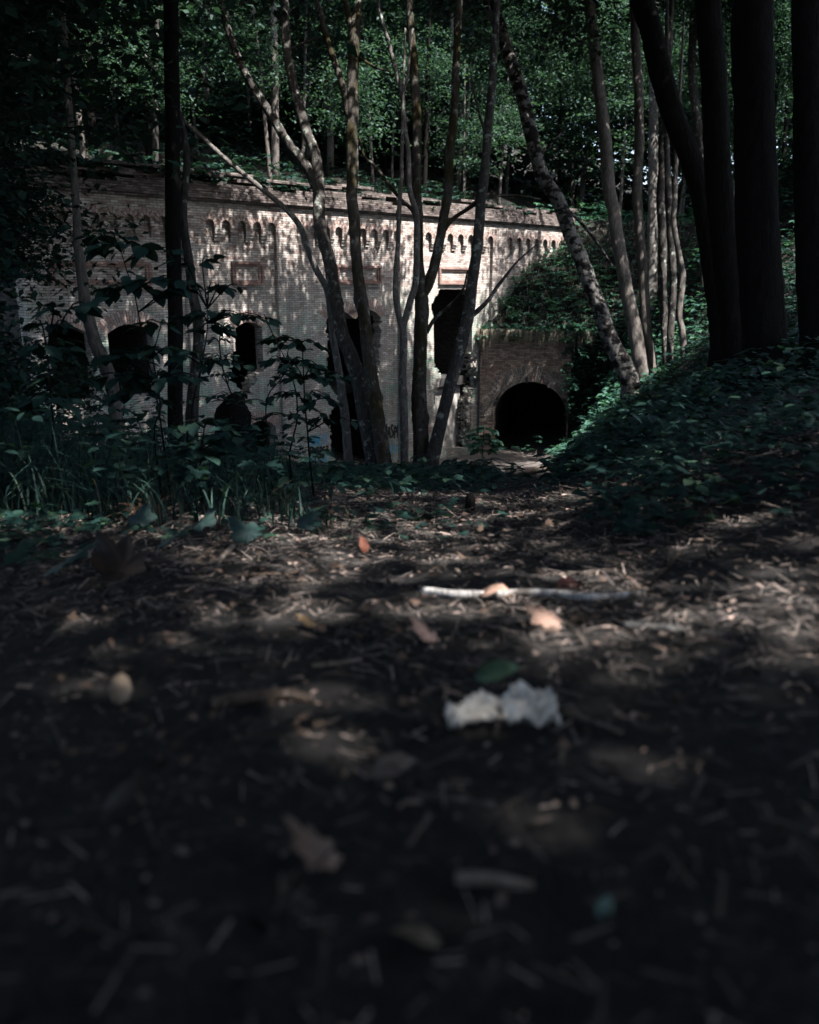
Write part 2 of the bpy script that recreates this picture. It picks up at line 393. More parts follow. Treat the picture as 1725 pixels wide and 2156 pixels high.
# ------------------------------------------------------------------ terrain
def axis(lo, hi, f): 
    out = [lo]
    while out[-1] < hi: out.append(out[-1] + f(out[-1]))
    return out
def heightfield(name, xs, ys, fn, mat, keep=None):
    vs = [(x, y, fn(x, y)) for y in ys for x in xs]; nx = len(xs); fs = []
    for j in range(len(ys) - 1):
        for i in range(nx - 1):
            if keep and not keep(.5 * (xs[i] + xs[i + 1]), .5 * (ys[j] + ys[j + 1])): continue
            fs.append((j * nx + i, j * nx + i + 1, (j + 1) * nx + i + 1, (j + 1) * nx + i))
    me = bpy.data.meshes.new(name); me.from_pydata(vs, [], fs)
    me.polygons.foreach_set('use_smooth', [True] * len(fs)); me.update()
    return link_mesh(name, me, mat)
xs = axis(-45, 45, lambda x: .035 + max(0, abs(x) - 1.2) * .07)
ys = axis(-8, 75, lambda y: .035 + max(0, abs(y - 1.2) - 1.2) * .05)
ground = heightfield('ground', xs, ys, gz, M['soil']); ground['kind'] = 'structure'
# levels on the fort
Z_COR = wp(*c1(1100, 360))[1]; Z_PTOP = wp(*c1(1100, 195))[1]
U_L = wp(60, 700)[0]; U_R = wp(1225, 560)[0]; U_BASE_Z = -9.0
def hill_z(x, y):
    u, w = uw(x, y)
    back = -w - 1.0
    z = Z_PTOP - .35 + max(0, back) * .30 + n2(x * .5, y * .5) * .25
    if back > 26: z += (back - 26) * .5
    v = Vector((x - PC.x, y - PC.y, 0)); q = -v.dot(PN)
    zz = P_TOP + .12 + max(0, q - .3) * .85 + n2(x, y) * .18
    pu = v.dot(PD)
    if pu > P_LEN: zz = min(zz, max(P_TOP - 9, P_TOP + .12 - (pu - P_LEN) * .0 + max(0, q - .3) * .85))
    uc = wp(1030, 600)[0]
    if u > uc: z = min(z, zz) if w < 30 else z
    return z
def hill_keep(x, y):
    u, w = uw(x, y); v = Vector((x - PC.x, y - PC.y, 0)); q = -v.dot(PN)
    uc = wp(1036, 600)[0]
    if u < uc: return w < -.75
    return q > .2
hx = axis(-55, 40, lambda x: .45); hy = axis(8, 95, lambda y: .45)
hill = heightfield('hill', hx, hy, hill_z, M['hill_soil'], hill_keep); hill['kind'] = 'structure'
def skirt(o, d):
    bm = bmesh.new(); bm.from_mesh(o.data)
    ed = []
    for e in bm.edges:
        if not e.is_boundary: continue
        m_ = (e.verts[0].co + e.verts[1].co) / 2; v = Vector((m_.x - PC.x, m_.y - PC.y, 0))
        if v.dot(PD) > P_LEN + .1 and -v.dot(PN) < 1.2: ed.append(e)
    r_ = bmesh.ops.extrude_edge_only(bm, edges=ed)
    for v in r_['geom']:
        if isinstance(v, bmesh.types.BMVert): v.co.z -= d
    bmesh.ops.delete(bm, geom=[v for v in bm.verts if not v.link_faces], context='VERTS')
    bm.to_mesh(o.data); bm.free()
skirt(hill, 6.5)

def surf_z(x, y):
    u, w = uw(x, y); v = Vector((x - PC.x, y - PC.y, 0)); q = -v.dot(PN)
    if hill_keep(x, y): return max(gz(x, y), hill_z(x, y)) if not (u < wp(1036, 600)[0]) else hill_z(x, y)
    return gz(x, y)

# ------------------------------------------------------------------ fort
fort = thing('brick_fort', 'ruined two storey brick fort front with arched frieze, broken windows and graffiti, among the trees', 'fort', wpt(0, 0, -6.5))
def poly_with_holes(mb, outer, holes, fn, w, back, mi=0, reveal_mi=None, outer_reveal=True):
    loops = [outer] + holes
    flat = [p for l in loops for p in l]
    tris = tessellate_polygon([[Vector((a, b, 0)) for a, b in l] for l in loops])
    vs = [fn(u, w, z) for u, z in flat]; nrm = None
    fs = []; uvs = []
    for t in tris:
        a, b, c = [flat[i] for i in t]
        if (b[0] - a[0]) * (c[1] - a[1]) - (b[1] - a[1]) * (c[0] - a[0]) < 0: t = (t[0], t[2], t[1])
        fs.append(t); uvs.append([flat[i] for i in t])
    mb.add(vs, fs, uvs, mi=mi)
    for k, l in enumerate(loops):
        if k == 0 and not outer_reveal: continue
        n = len(l)
        for i in range(n):
            (a0, b0), (a1, b1) = l[i], l[(i + 1) % n]
            q = [fn(a0, w, b0), fn(a1, w, b1), fn(a1, back, b1), fn(a0, back, b0)]
            if abs(a1 - a0) > abs(b1 - b0): uv = [(a0, w), (a1, w), (a1, back), (a0, back)]
            else: uv = [(w, b0), (w, b1), (back, b1), (back, b0)]
            mb.add(q, [(0, 1, 2, 3)], [uv], mi=reveal_mi if reveal_mi is not None else mi)
def jag(pts, amp=.13, step=.077):
    """resample an open polyline with brick-sized teeth"""
    out = [pts[0]]
    for (a0, b0), (a1, b1) in zip(pts, pts[1:]):
        L = max(abs(b1 - b0), abs(a1 - a0) * .6); n = max(1, int(L / step))
        for k in range(1, n + 1):
            t = k / n; a = a0 + (a1 - a0) * t; b = b0 + (b1 - b0) * t
            if k < n:
                j = random.uniform(-amp, amp) * (1 if random.random() < .6 else .3)
                out.append((a + j, b - (b1 - b0) / n * .97)); out.append((a + j, b))
            else: out.append((a, b))
    return out
RW = -.16   # recess depth of the bays
def P1(x, y, w=RW): return wp(*c1(x, y), w)
def P2(x, y, w=RW): return wp(*c2(x, y), w)
def P3(x, y, w=RW): return wp(*c3(x, y), w)
def P4(x, y, w=RW): return wp(*c4(x, y), w)
def arch_pts(ul, ur, zs, rise, n=10):
    h = (ur - ul) / 2; c = (ul + ur) / 2
    return [(c - h * math.cos(math.pi * k / n), zs + rise * math.sin(math.pi * k / n) ** (1.0 if rise > h * .7 else 1.0)) for k in range(n + 1)]
def seg_arch(ul, ur, zs, rise, n=10):
    c = (ul + ur) / 2; h = (ur - ul) / 2
    return [(ul + (ur - ul) * k / n, zs + rise * (1 - ((ul + (ur - ul) * k / n - c) / h) ** 2)) for k in range(n + 1)]
holes = []; arches = []
# bay A: two segmental windows
zc = P3(585, 165)[1]; zbA = P3(600, 660)[1]
uA2r = P3(708, 220)[0]; uA2l = P3(395, 220)[0]; wdt = uA2r - uA2l
for ul in (uA2l, uA2l - wdt - .55):
    ur = ul + wdt; sp = zc - .28
    holes.append([(ul, zbA), (ur, zbA)] + seg_arch(ul, ur, sp, .28)[::-1]); arches.append((ul, ur, sp, .28, .42))
# bay B window, broken below
uBl, zB = P3(1278, 155); uBr = P3(1462, 190)[0]; sp = zB - .2
left = [P3(1278, 320), P3(1255, 370), P3(1250, 560), P3(1290, 600), P3(1300, 650), P3(1345, 700)]
right = [P3(1345, 700), P3(1392, 645), P3(1418, 570), P3(1432, 520), P3(1462, 490)]
holes.append(seg_arch(uBl, uBr, sp, .2) + [(uBr, right[-1][1])] + jag(right[::-1]) [1:] + jag(left[::-1])[1:]); arches.append((uBl, uBr, sp, .2, .42))
# bay B lower window
u0, z0 = P3(1352, 880); u1 = P3(1560, 880)[0]; zlow = P3(1450, 1110)[1]
holes.append([(u0, zlow), (u1, zlow)] + seg_arch(u0, u1, z0 - .12, .3)[::-1]); arches.append((u0, u1, z0 - .12, .3, .35))
# bay C: two windows broken into one tall hole reaching the ground
uCl = P4(167, 100)[0]; uCm0 = P4(338, 100)[0]; uCm1 = P4(352, 100)[0]; uCr = P4(508, 100)[0]; zCs = P4(330, 118)[1]
topC = seg_arch(uCl, uCm0, zCs, .3) + seg_arch(uCm1, uCr, zCs, .32)
rightC = [P4(506, 130), P4(504, 400), P4(484, 470), P4(492, 560), P4(528, 620), P4(516, 690), P4(524, 760), P4(520, 900), P4(500, 1040)]
leftC = [P4(250, 1040), P4(200, 980), P4(190, 870), P4(186, 760), P4(196, 690), P4(236, 645), P4(240, 600), P4(152, 485), P4(175, 385), P4(167, 130)]
holes.append(topC + jag(rightC, .1)[0:] + jag(leftC, .1)); arches.append((uCl, uCm0, zCs, .3, .42)); arches.append((uCm1, uCr, zCs, .32, .42))
# bay D: tall broken doorway
topD = [P2(838, 1040), P2(825, 1000), P2(825, 960), P2(855, 915), P2(880, 872)]
topD2 = [P2(1042, 872), P2(1088, 930), P2(1104, 960), P2(1086, 1005)]
rightD = [P4(1082, 60), P4(1080, 315)]; rightD2 = [P4(1080, 315), P4(1105, 360), P4(1100, 420), P4(1135, 500), P4(1130, 540), P4(1085, 580), P4(1070, 700), P4(1078, 800), P4(1072, 930)]
leftD = [P4(885, 930), P4(862, 760), P4(846, 680), P4(852, 580), P4(880, 505), P4(886, 470), P4(842, 392)]
holes.append(jag(topD, .04) + jag(topD2, .04) + rightD + jag(rightD2, .12)[1:] + jag(leftD, .1) + [P2(840, 1200)])
ZB = U_BASE_Z
wall = MB()
U_C = wp(1012, 760, 0)[0] + .25; Z_LOW = P_TOP - .25
outer = [(U_L, ZB), (U_C, ZB), (U_C, Z_LOW), (U_R, Z_LOW), (U_R, Z_COR), (U_L, Z_COR)]
for h in holes:   # keep every hole above the wall's foot
    for i, (a, b) in enumerate(h): h[i] = (a, max(b, ZB + .05))
poly_with_holes(wall, outer, holes, wpt, RW, RW - .45)
wall.build('wall', M['brick'], fort)
# front layer: pilasters and frieze, with bays cut out under corbelled arches
def zat(px, py): return wp(px, py)[1]
Z_ARCH = wp(*c1(1245, 483))[1]       # crown of the little arches
U0r = 8
bays = []
def bay(uL, uR, n):
    pitch = (uR - uL) / n; aw = pitch * .60; r = aw / 2; zs = Z_ARCH - r; zl = zs - .20   # zl: underside of pendants
    zb_ = ZB + .3 if uR < U_C + .9 else Z_LOW + .1
    uRb = uR if uR < U_C - .1 or zb_ > ZB + 1 else U_C - .1
    pts = [(uL, zb_), (uRb, zb_)] + ([(uRb, Z_LOW + .1), (uR, Z_LOW + .1)] if uRb < uR else [])
    cor = []
    for i in range(n - 1, -1, -1):
        if i == n - 1: a1 = uR; a0 = uR - aw
        elif i == 0: a0 = uL; a1 = uL + aw
        else: c = uL + aw / 2 + (uR - uL - aw) * i / (n - 1); a0, a1 = c - r, c + r
        c = (a0 + a1) / 2
        if i < n - 1: pts.append((a1, zl))
        for k in range(9): pts.append((c + r * math.cos(math.pi * k / 8), zs + r * math.sin(math.pi * k / 8)))
        if i > 0: pts.append((a0, zl)); cor.append((a0, None))
        bays_arch.append((c, r, zs))
    # pendants between
    xs_ = [(uL + aw / 2 + (uR - uL - aw) * i / (n - 1)) for i in range(n)]
    for i in range(n - 1): corbels.append((xs_[i] + r, xs_[i + 1] - r, zl))
    bays.append(pts)
bays_arch = []; corbels = []
ub = lambda px: wp(px, 700)[0]
bay(ub(100), ub(400), 9); bay(ub(447), ub(590), 5); bay(ub(632), ub(843), 9); bay(ub(872), ub(1034), 8); bay(ub(1063), ub(1195), 8)
front = MB()
poly_with_holes(front, [(U_L, ZB + .02), (U_C - .001, ZB + .02), (U_C - .001, Z_LOW + .01), (U_R, Z_LOW + .01), (U_R, Z_COR), (U_L, Z_COR)], bays, wpt, 0.0, RW + .003, outer_reveal=True)
front.build('pilaster_facing', M['brick'], fort)
for (c, r, zs) in bays_arch:       # splayed brick heads over the little arches, one ring each
    mb = MB(); n = 8
    for k in range(n):
        a0 = math.pi * k / n; a1 = math.pi * (k + 1) / n; ro = r + .2
        q = [(c + rr * math.cos(a), zs + rr * math.sin(a)) for rr, a in ((r, a0), (ro, a0), (ro, a1), (r, a1))]
        mb.add([wpt(u, .006, z) for u, z in q], [(0, 1, 2, 3)], [[(0, r * a0), (.2, r * a0), (.2, r * a1), (0, r * a1)]])
    mb.build('frieze_arch', M['brick_arch'], fort)
for (a, b, z) in corbels:
    mb = MB()
    for s, (d, h) in enumerate(((.13, .10), (.09, .10), (.05, .11))):
        zt = z - .002 - s * .105; mb.box(a + .004 + .012 * s, b - .004 - .012 * s, RW + .002, RW + .155 - s * .045, zt - h * .7, zt, wpt)
        mb.box(a + .02, b - .02, RW + .002, RW + .11 - s * .04, zt - .104, zt - h * .7 - .001, wpt)
    mb.build('corbel', M['brick'], fort)
# cornice courses and weathered parapet
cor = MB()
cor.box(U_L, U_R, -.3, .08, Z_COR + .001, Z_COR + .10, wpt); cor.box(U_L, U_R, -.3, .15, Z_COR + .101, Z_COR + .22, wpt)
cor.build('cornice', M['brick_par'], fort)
par = MB(); zt = Z_COR + .221; k = 0
while zt < Z_PTOP + .25:
    h = .10; u = U_L; d0 = .06 - .045 * k
    while u < U_R:
        L = random.uniform(.4, 2.2); d = d0 + random.uniform(-.03, .03)
        frac = (zt - Z_COR) / (Z_PTOP - Z_COR)
        if not (frac > .55 and random.random() < (frac - .5) * .9):
            par.box(u, min(u + L - .004, U_R), -.8, d, zt + random.uniform(0, .008), zt + h - .004, wpt)
        u += L
    zt += h; k += 1
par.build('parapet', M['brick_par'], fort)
# segmental window heads
for (ul, ur, zs, rise, th) in arches:
    mb = MB(); a = seg_arch(ul - .02, ur + .02, zs, rise, 14); c = ((ul + ur) / 2, zs - ((ur - ul) / 2) ** 2 / (2 * rise) + rise / 2)
    L = 0
    for (p, q) in zip(a, a[1:]):
        d = math.hypot(q[0] - p[0], q[1] - p[1])
        def outw(pt):
            v = (pt[0] - c[0], pt[1] - c[1]); l = math.hypot(*v); return (pt[0] + v[0] / l * th, pt[1] + v[1] / l * th)
        Pq, Qq = outw(p), outw(q)
        mb.add([wpt(p[0], RW + .012, p[1]), wpt(q[0], RW + .012, q[1]), wpt(Qq[0], RW + .012, Qq[1]), wpt(Pq[0], RW + .012, Pq[1]),
                wpt(p[0], RW - .3, p[1]), wpt(q[0], RW - .3, q[1])], [(0, 1, 2, 3), (0, 4, 5, 1)],
               [[(0, L), (0, L + d), (th, L + d), (th, L)], [(0, L), (.3, L), (.3, L + d), (0, L + d)]]); L += d
    mb.build('window_arch', M['brick_arch'], fort)
# framed panels
def panel(pl, pt, pr, pb):
    ul = wp(pl, pt, RW)[0]; ur = wp(pr, pt, RW)[0]; zt = wp((pl + pr) / 2, pt, RW)[1]; zb = wp((pl + pr) / 2, pb, RW)[1]
    mb = MB(); t = .085
    for (a, b, c, d) in ((ul, ur, zt - t, zt), (ul, ur, zb, zb + t), (ul, ul + t, zb + t, zt - t), (ur - t, ur, zb + t, zt - t)):
        mb.box(a, b, RW + .002, RW + .10, c, d, wpt)
    for (a, b, c, d) in ((ul + t, ur - t, zt - 2 * t, zt - t), (ul + t, ur - t, zb + t, zb + 2 * t), (ul + t, ul + 2 * t, zb + 2 * t, zt - 2 * t), (ur - 2 * t, ur - t, zb + 2 * t, zt - 2 * t)):
        mb.box(a + .001, b - .001, RW + .002, RW + .055, c + .001, d - .001, wpt)
    mb.build('panel_frame', M['brick_red'], fort)
a, b = c1(250, 770), c1(1460, 932)
panel(100, a[1], c1(688, 0)[0], b[1]); panel(c1(1248, 0)[0], a[1], c1(1462, 0)[0], b[1])
panel(c2(222, 0)[0], c2(0, 722)[1], c2(503, 0)[0], c2(0, 842)[1])
panel(c2(868, 0)[0], c2(0, 735)[1], c2(1090, 0)[0], c2(0, 842)[1])
# rooms behind: cross walls, slab, back wall, floor-level brick
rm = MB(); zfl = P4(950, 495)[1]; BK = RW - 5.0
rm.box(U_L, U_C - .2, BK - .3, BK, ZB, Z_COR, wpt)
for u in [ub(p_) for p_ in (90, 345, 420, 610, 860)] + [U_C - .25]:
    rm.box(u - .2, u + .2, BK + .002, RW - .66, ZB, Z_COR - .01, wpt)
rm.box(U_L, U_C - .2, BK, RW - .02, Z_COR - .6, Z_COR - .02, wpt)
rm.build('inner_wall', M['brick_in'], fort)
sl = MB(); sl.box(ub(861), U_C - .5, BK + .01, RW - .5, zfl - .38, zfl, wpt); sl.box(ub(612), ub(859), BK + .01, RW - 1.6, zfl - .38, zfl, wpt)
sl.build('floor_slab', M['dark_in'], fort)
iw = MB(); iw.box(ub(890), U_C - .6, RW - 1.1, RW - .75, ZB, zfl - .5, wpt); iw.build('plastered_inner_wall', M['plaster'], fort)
# brick teeth at the broken edges
for pts, side in ((rightD2, -1), (rightC[2:7], -1), ([P3(1450, 500), P3(1425, 570), P3(1395, 645)], -1)):
    teeth = MB()
    for (a0, b0), (a1, b1) in zip(pts, pts[1:]):
        n = max(1, int(abs(b1 - b0) / .08))
        for k in range(n):
            t = (k + .5) / n; u = a0 + (a1 - a0) * t; z = b0 + (b1 - b0) * t
            for d in range(4):
                if random.random() < .25: continue
                l = random.uniform(.05, .3); w0 = RW - .06 - d * .16
                teeth.box(u - l, u + .05, w0 - .11, w0 + random.uniform(-.02, .02), z - .033, z + .033, wpt)
    teeth.build('broken_brick_edge', M['brick'], fort)
# graffiti: brush strokes lying on the brick
GL = {'H': [[(0, 0), (0, 1)], [(.7, 0), (.7, 1)], [(0, .5), (.7, .55)]], 'A': [[(0, 0), (.35, 1), (.75, 0)], [(.15, .38), (.6, .4)]],
      'S': [[(.65, .95), (.2, 1), (.05, .75), (.6, .4), (.5, .05), (0, .05)]], 'P': [[(.05, 0), (.1, 1), (.6, .9), (.6, .6), (.1, .5)]],
      'E': [[(.6, 1), (.05, 1), (.05, 0), (.6, 0)], [(.05, .52), (.5, .52)]], 'T': [[(0, 1), (.75, 1)], [(.38, 1), (.35, 0)]],
      'O': [[(.3, 1), (.02, .6), (.2, .02), (.55, .2), (.6, .75), (.3, 1)]], 'N': [[(0, 0), (0, 1), (.6, 0), (.6, 1)]],
      'M': [[(0, 0), (.05, 1), (.35, .4), (.65, 1), (.7, 0)]], 'u': [[(0, .6), (.05, .05), (.4, .05), (.45, .6)]], 'k': [[(0, 0), (0, 1)], [(.4, .6), (0, .3), (.45, 0)]],
      's': [[(.4, .6), (.05, .55), (.4, .2), (0, 0)]], 'g': [[(.4, .55), (.05, .5), (.05, .1), (.4, .1), (.42, .6), (.4, -.35), (.05, -.3)]], 'o': [[(.2, .6), (0, .3), (.2, 0), (.42, .3), (.2, .6)]]}
def stroke(mb, pts, wdt, w):
    q = catmull([list(p) + [0] for p in pts], 4) if len(pts) > 2 else [np.array(list(p) + [0]) for p in pts]
    for a, b in zip(q, q[1:]):
        d = b[:2] - a[:2]; l = np.hypot(*d) + 1e-9; n = np.array([-d[1], d[0]]) / l * wdt / 2; e = d / l * wdt * .25
        c = [a[:2] + n - e, b[:2] + n + e, b[:2] - n + e, a[:2] - n - e]
        mb.add([wpt(x, w, z) for x, z in c], [(0, 3, 2, 1)]); w += .00025
def graffiti(word, x0, x1, y0, y1, mat, lw, name='graffiti', slant=.0, label=None):
    ul, zb = P4(x0, y1); ur = P4(x1, y1)[0]; zt = P4((x0 + x1) / 2, y0)[1]; zb2 = P4((x0 + x1) / 2, y1)[1]
    n = len(word); cw = (ur - ul) / n; h = zt - zb2; mb = MB()
    for i, ch in enumerate(word):
        jit = random.uniform(-.06, .06) * h; sc = 1.15 if i == 0 else random.uniform(.85, 1)
        for st in GL[ch]:
            stroke(mb, [(ul + i * cw + (x * .95 + y * slant) * cw, zb2 + jit + y * h * sc) for x, y in st], lw, RW + .003 + .0004 * i)
    o = mb.build(name, mat, fort)
    if label: o['label'] = label
graffiti('HASPET', 66, 186, 922, 968, M['black_paint'], .07, label='black graffiti tag left of the broken hole')
graffiti('HONEST', 56, 184, 846, 905, M['blue_paint'], .055, label='blue graffiti word above a black tag')
graffiti('HASPE', 532, 632, 786, 862, M['black_paint'], .08, label='large black graffiti tag right of the broken hole')
graffiti('ukso', 548, 632, 880, 955, M['blue_paint'], .055, label='pale blue looping scribble')
graffiti('MTN', 0, 60, 985, 1035, M['blue_paint'], .05); graffiti('MuM', 70, 180, 985, 1030, M['blue_paint'], .05)
graffiti('T', 668, 700, 775, 850, M['blue_paint'], .05); graffiti('Nu', 785, 832, 760, 830, M['red_paint'], .03)

# tunnel portal
portal = thing('tunnel_portal', 'dark brick tunnel portal with round arched mouth under hanging grass, right of the fort front', 'tunnel', ppt(P_LEN / 2, 0, -7))
def Q4(x, y): return pp(*c4(x, y))
aL = Q4(1216, 700)[0]; aR = Q4(1678, 700)[0]; zcr = Q4(1445, 512)[1]; ra = (aR - aL) / 2; zsp = zcr - ra * 1.0
hole = [(aL, -9.2)] + [(aL + ra - ra * math.cos(math.pi * k / 20), zsp + ra * math.sin(math.pi * k / 20)) for k in range(21)] + [(aR, -9.2)]
pw = MB(); poly_with_holes(pw, [(0.0, -9.5), (P_LEN + .2, -9.5), (P_LEN + .2, P_TOP - .05), (0.0, P_TOP - .05)], [hole], ppt, 0, -.7)
pw.build('wall', M['brick_portal'], portal)
ring = MB(); n = 40; rth = .72; L = 0
for k in range(n):
    a0 = math.pi * k / n; a1 = math.pi * (k + 1) / n; c = aL + ra
    if random.random() < .12: continue
    q = [(c + r_ * math.cos(a), zsp + r_ * math.sin(a)) for r_, a in ((ra + .003, a0), (ra + rth, a0), (ra + rth, a1), (ra + .003, a1))]
    q = [(min(max(x, .01), P_LEN + .19), z) for x, z in q]
    ring.add([ppt(u, .02, z) for u, z in q], [(0, 1, 2, 3)], [[(0, ra * a0), (rth, ra * a0), (rth, ra * a1), (0, ra * a1)]])
ring.build('arch_ring', M['brick_portal_arch'], portal)
le = MB(); le.box(-.05, P_LEN + .2, -.7, .14, P_TOP - .049, P_TOP + .06, ppt); le.box(-.05, P_LEN + .2, -.7, .08, P_TOP - .16, P_TOP - .051, ppt)
le.build('ledge', M['brick_portal'], portal)
tn = MB(); nb = 21
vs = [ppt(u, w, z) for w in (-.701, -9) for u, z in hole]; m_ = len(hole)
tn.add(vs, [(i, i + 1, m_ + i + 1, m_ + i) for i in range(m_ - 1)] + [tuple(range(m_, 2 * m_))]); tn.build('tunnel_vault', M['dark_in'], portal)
for ang in (62, 97, 150, 158, 30):
    chips = MB(); a = R(ang); c = aL + ra
    chips.box(c + (ra + .05) * math.cos(a) - .07, c + (ra + .05) * math.cos(a) + .07, .0215, .05, zsp + ra * math.sin(a) - .05, zsp + (ra + .22) * math.sin(a), ppt)
    chips.build('loose_brick', M['dark_in'], portal)

# ------------------------------------------------------------------ tree crowns (shared meshes)
def crown_arrays(seed, n, rx, ry, rz, leaf, clumps, shell=.45, flat=.16, sig=.75, shape=DIAMOND):
    g = np.random.default_rng(seed)
    d = g.normal(size=(clumps, 3)); d /= np.linalg.norm(d, axis=1)[:, None]
    r = g.uniform(shell, 1, clumps)[:, None]
    C = d * r * np.array([rx, ry, rz])
    k = g.integers(0, clumps, n); cs = g.uniform(.6, 1.4, clumps)
    p = C[k] + g.normal(size=(n, 3)) * np.array([sig, sig, flat]) * cs[k][:, None]
    p[:, 2] -= (np.hypot(p[:, 0] - C[k][:, 0], p[:, 1] - C[k][:, 1])) * .22
    rm = rots(g.uniform(0, 6.28, n), g.normal(0, .38, n) - .2, g.normal(0, .38, n))
    return scatter_arrays(shape[0], shape[1], p, rm, leaf * g.uniform(.6, 1.3, n))
CROWN = {
    'open': [mesh_arrays('crown', [crown_arrays(s, 5200, 3.6, 3.6, 3.0, .19, 42, .2, .3, .42)]) for s in (1, 2, 3)],
    'dense': [mesh_arrays('crown', [crown_arrays(s, 17000, 4.4, 4.4, 2.8, .20, 150, .1, .3, .7)]) for s in (4, 5)],
    'wood': [mesh_arrays('crown', [crown_arrays(s, 9500, 2.5, 2.5, 5.0, .15, 85, .25, .09, .5)]) for s in (6, 7, 8, 9)],
    'low': [mesh_arrays('crown', [crown_arrays(s, 3800, 1.6, 1.6, 1.7, .12, 60, .2, .07, .4)]) for s in (10, 11)],
}
for k, v in CROWN.items():
    for me in v: me.materials.append(M['leaf_canopy'] if k in ('open', 'dense') else M['leaf_back'])
def crown(parent, kind, c, sc=1.0, seed=None, squash=1.0, mat=None):
    me = random.choice(CROWN[kind]) if seed is None else CROWN[kind][seed % len(CROWN[kind])]
    o = bpy.data.objects.new('crown', me); COL.objects.link(o); o.parent = parent
    o.location = Vector(c) - parent.location; o.rotation_euler = (0, 0, random.uniform(0, 6.28)); o.scale = (sc, sc, sc * squash)
    return o

# ------------------------------------------------------------------ the foreground trees
def px_path(pts, D, D2=None):
    n = len(pts); out = []; rad = []
    for i, p in enumerate(pts):
        d = D if D2 is None else D + (D2 - D) * i / (n - 1)
        out.append(W(p[0], p[1], d)); rad.append(p[2] * d / FP / 2)
    return out, rad
def tree(name, label, pts, D, mat, group=None, D2=None, up=3.0, branches=(), crowns=(), seg=12, flare=1.45, bumps=(), cat='tree', twigs=0):
    """pts listed from the top down in picture coordinates (x, y, width)"""
    P, r = px_path(pts, D, D2)
    b = P[-1]; zg = surf_z(b.x, b.y)
    dirn = (P[-1] - P[-2]).normalized()
    if b.z - zg > .15:
        h_ = b.z - zg
        if h_ > .7: P.append(b + Vector((dirn.x * .2, dirn.y * .2, -(h_ - .5)))); r.append(r[-1] * 1.04)
        t = b + Vector((dirn.x * .3, dirn.y * .3, -h_ - .2)); P.append(t); r.append(r[-1] * flare)
    else: P.append(b + Vector((0, 0, -.3))); r.append(r[-1] * flare)
    if up:
        d = (P[0] - P[2]).normalized(); d = (d + Vector((0, 0, .6))).normalized()
        P.insert(0, P[0] + d * up * .5); r.insert(0, r[0] * .8); P.insert(0, P[0] + d * up * .5); r.insert(0, r[0] * .5)
    P = P[::-1]; r = r[::-1]
    t = thing(name, label, cat, (P[0].x, P[0].y, zg), group)
    mb = MB(); tube(mb, P, r, seg=seg, sub=6, rough=.10, bumps=bumps); 
    o = mb.build('trunk', mat, t)
    for br in branches:
        bp, brd = px_path(br, D, D2 if D2 else D)
        m2 = MB(); tube(m2, bp, brd, seg=7, sub=5, rough=.12); m2.build('branch', mat, t)
    if twigs:
        m2 = MB()
        for k in range(twigs):
            i = random.randrange(len(P) // 2, len(P) - 1); q = P[i].lerp(P[i + 1], random.random()); a = random.uniform(0, 6.28); l = random.uniform(.8, 2.4)
            e = Vector((math.cos(a) * l, math.sin(a) * l, random.uniform(.1, .8) * l))
            tube(m2, [q, q + e * .5 + Vector((0, 0, .1 * l)), q + e], [.025, .015, .005], seg=5, sub=3, cap=False)
        m2.build('twigs', mat, t)
    for (kind, c, sc) in crowns: crown(t, kind, c, sc)
    return t
DT = 17.0
GR = 'tall trunks standing in front of the fort'
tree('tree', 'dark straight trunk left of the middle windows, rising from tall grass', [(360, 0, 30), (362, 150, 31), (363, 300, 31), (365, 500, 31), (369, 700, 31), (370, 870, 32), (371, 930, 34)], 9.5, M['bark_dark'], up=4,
     crowns=[('dense', (-4, 9, 8.5), 1.0), ('open', (-1.5, 10.5, 9.0), 1.1)], bumps=[(1.5, .1, 1, .2)])
tree('tree', 'slanting slim trunk touching the dark straight trunk on its right', [(371, 188, 10), (378, 240, 13), (390, 300, 15), (393, 352, 15), (386, 430, 17), (388, 480, 18), (399, 560, 20), (407, 620, 22), (418, 680, 23), (417, 740, 24), (410, 800, 25), (405, 870, 27)], 10.5, M['bark_grey'], up=2.0, seg=10, crowns=[('open', (-5.5, 13, 9.5), 1.0)])
tree('tree', 'crooked pale grey trunk leaning left in front of the leftmost dark windows', [(160, 430, 16), (163, 480, 18), (165, 523, 20), (174, 590, 23), (180, 636, 25), (197, 712, 27), (212, 745, 28), (233, 799, 28), (242, 851, 29), (246, 890, 30)], 9.0, M['bark_beech'], up=4.0, seg=10, crowns=[('dense', (-7, 9, 7.5), .9)])
tree('tree', 'forked trunk whose long left arm leans to the upper left', [(599, 0, 18), (604, 101, 19), (616, 168, 20), (629, 218, 20), (646, 279, 21), (665, 329, 23), (671, 403, 26), (672, 460, 26), (682, 504, 27), (696, 557, 27), (704, 611, 27), (719, 699, 29), (739, 749, 31), (759, 816, 33), (769, 873, 35), (779, 917, 38), (789, 972, 42)], DT, M['bark_grey'], GR, up=3,
     branches=[[(667, 395, 22), (653, 363, 22), (629, 329, 22), (602, 295, 21), (579, 255, 20), (540, 195, 18), (505, 130, 16), (480, 60, 15), (455, -30, 13)], [(604, 110, 8), (640, 90, 6), (690, 75, 4)]],
     crowns=[('open', (-6, 18, 9), 1.15), ('open', (-3, 20, 9.5), 1.1), ('dense', (-4.2, 24.2, 11), .62)], bumps=[(4.0, .12, 2, .35), (2.4, .1, 1, .35)])  # dense crown added away from the trunk to shade the upper left fort wall
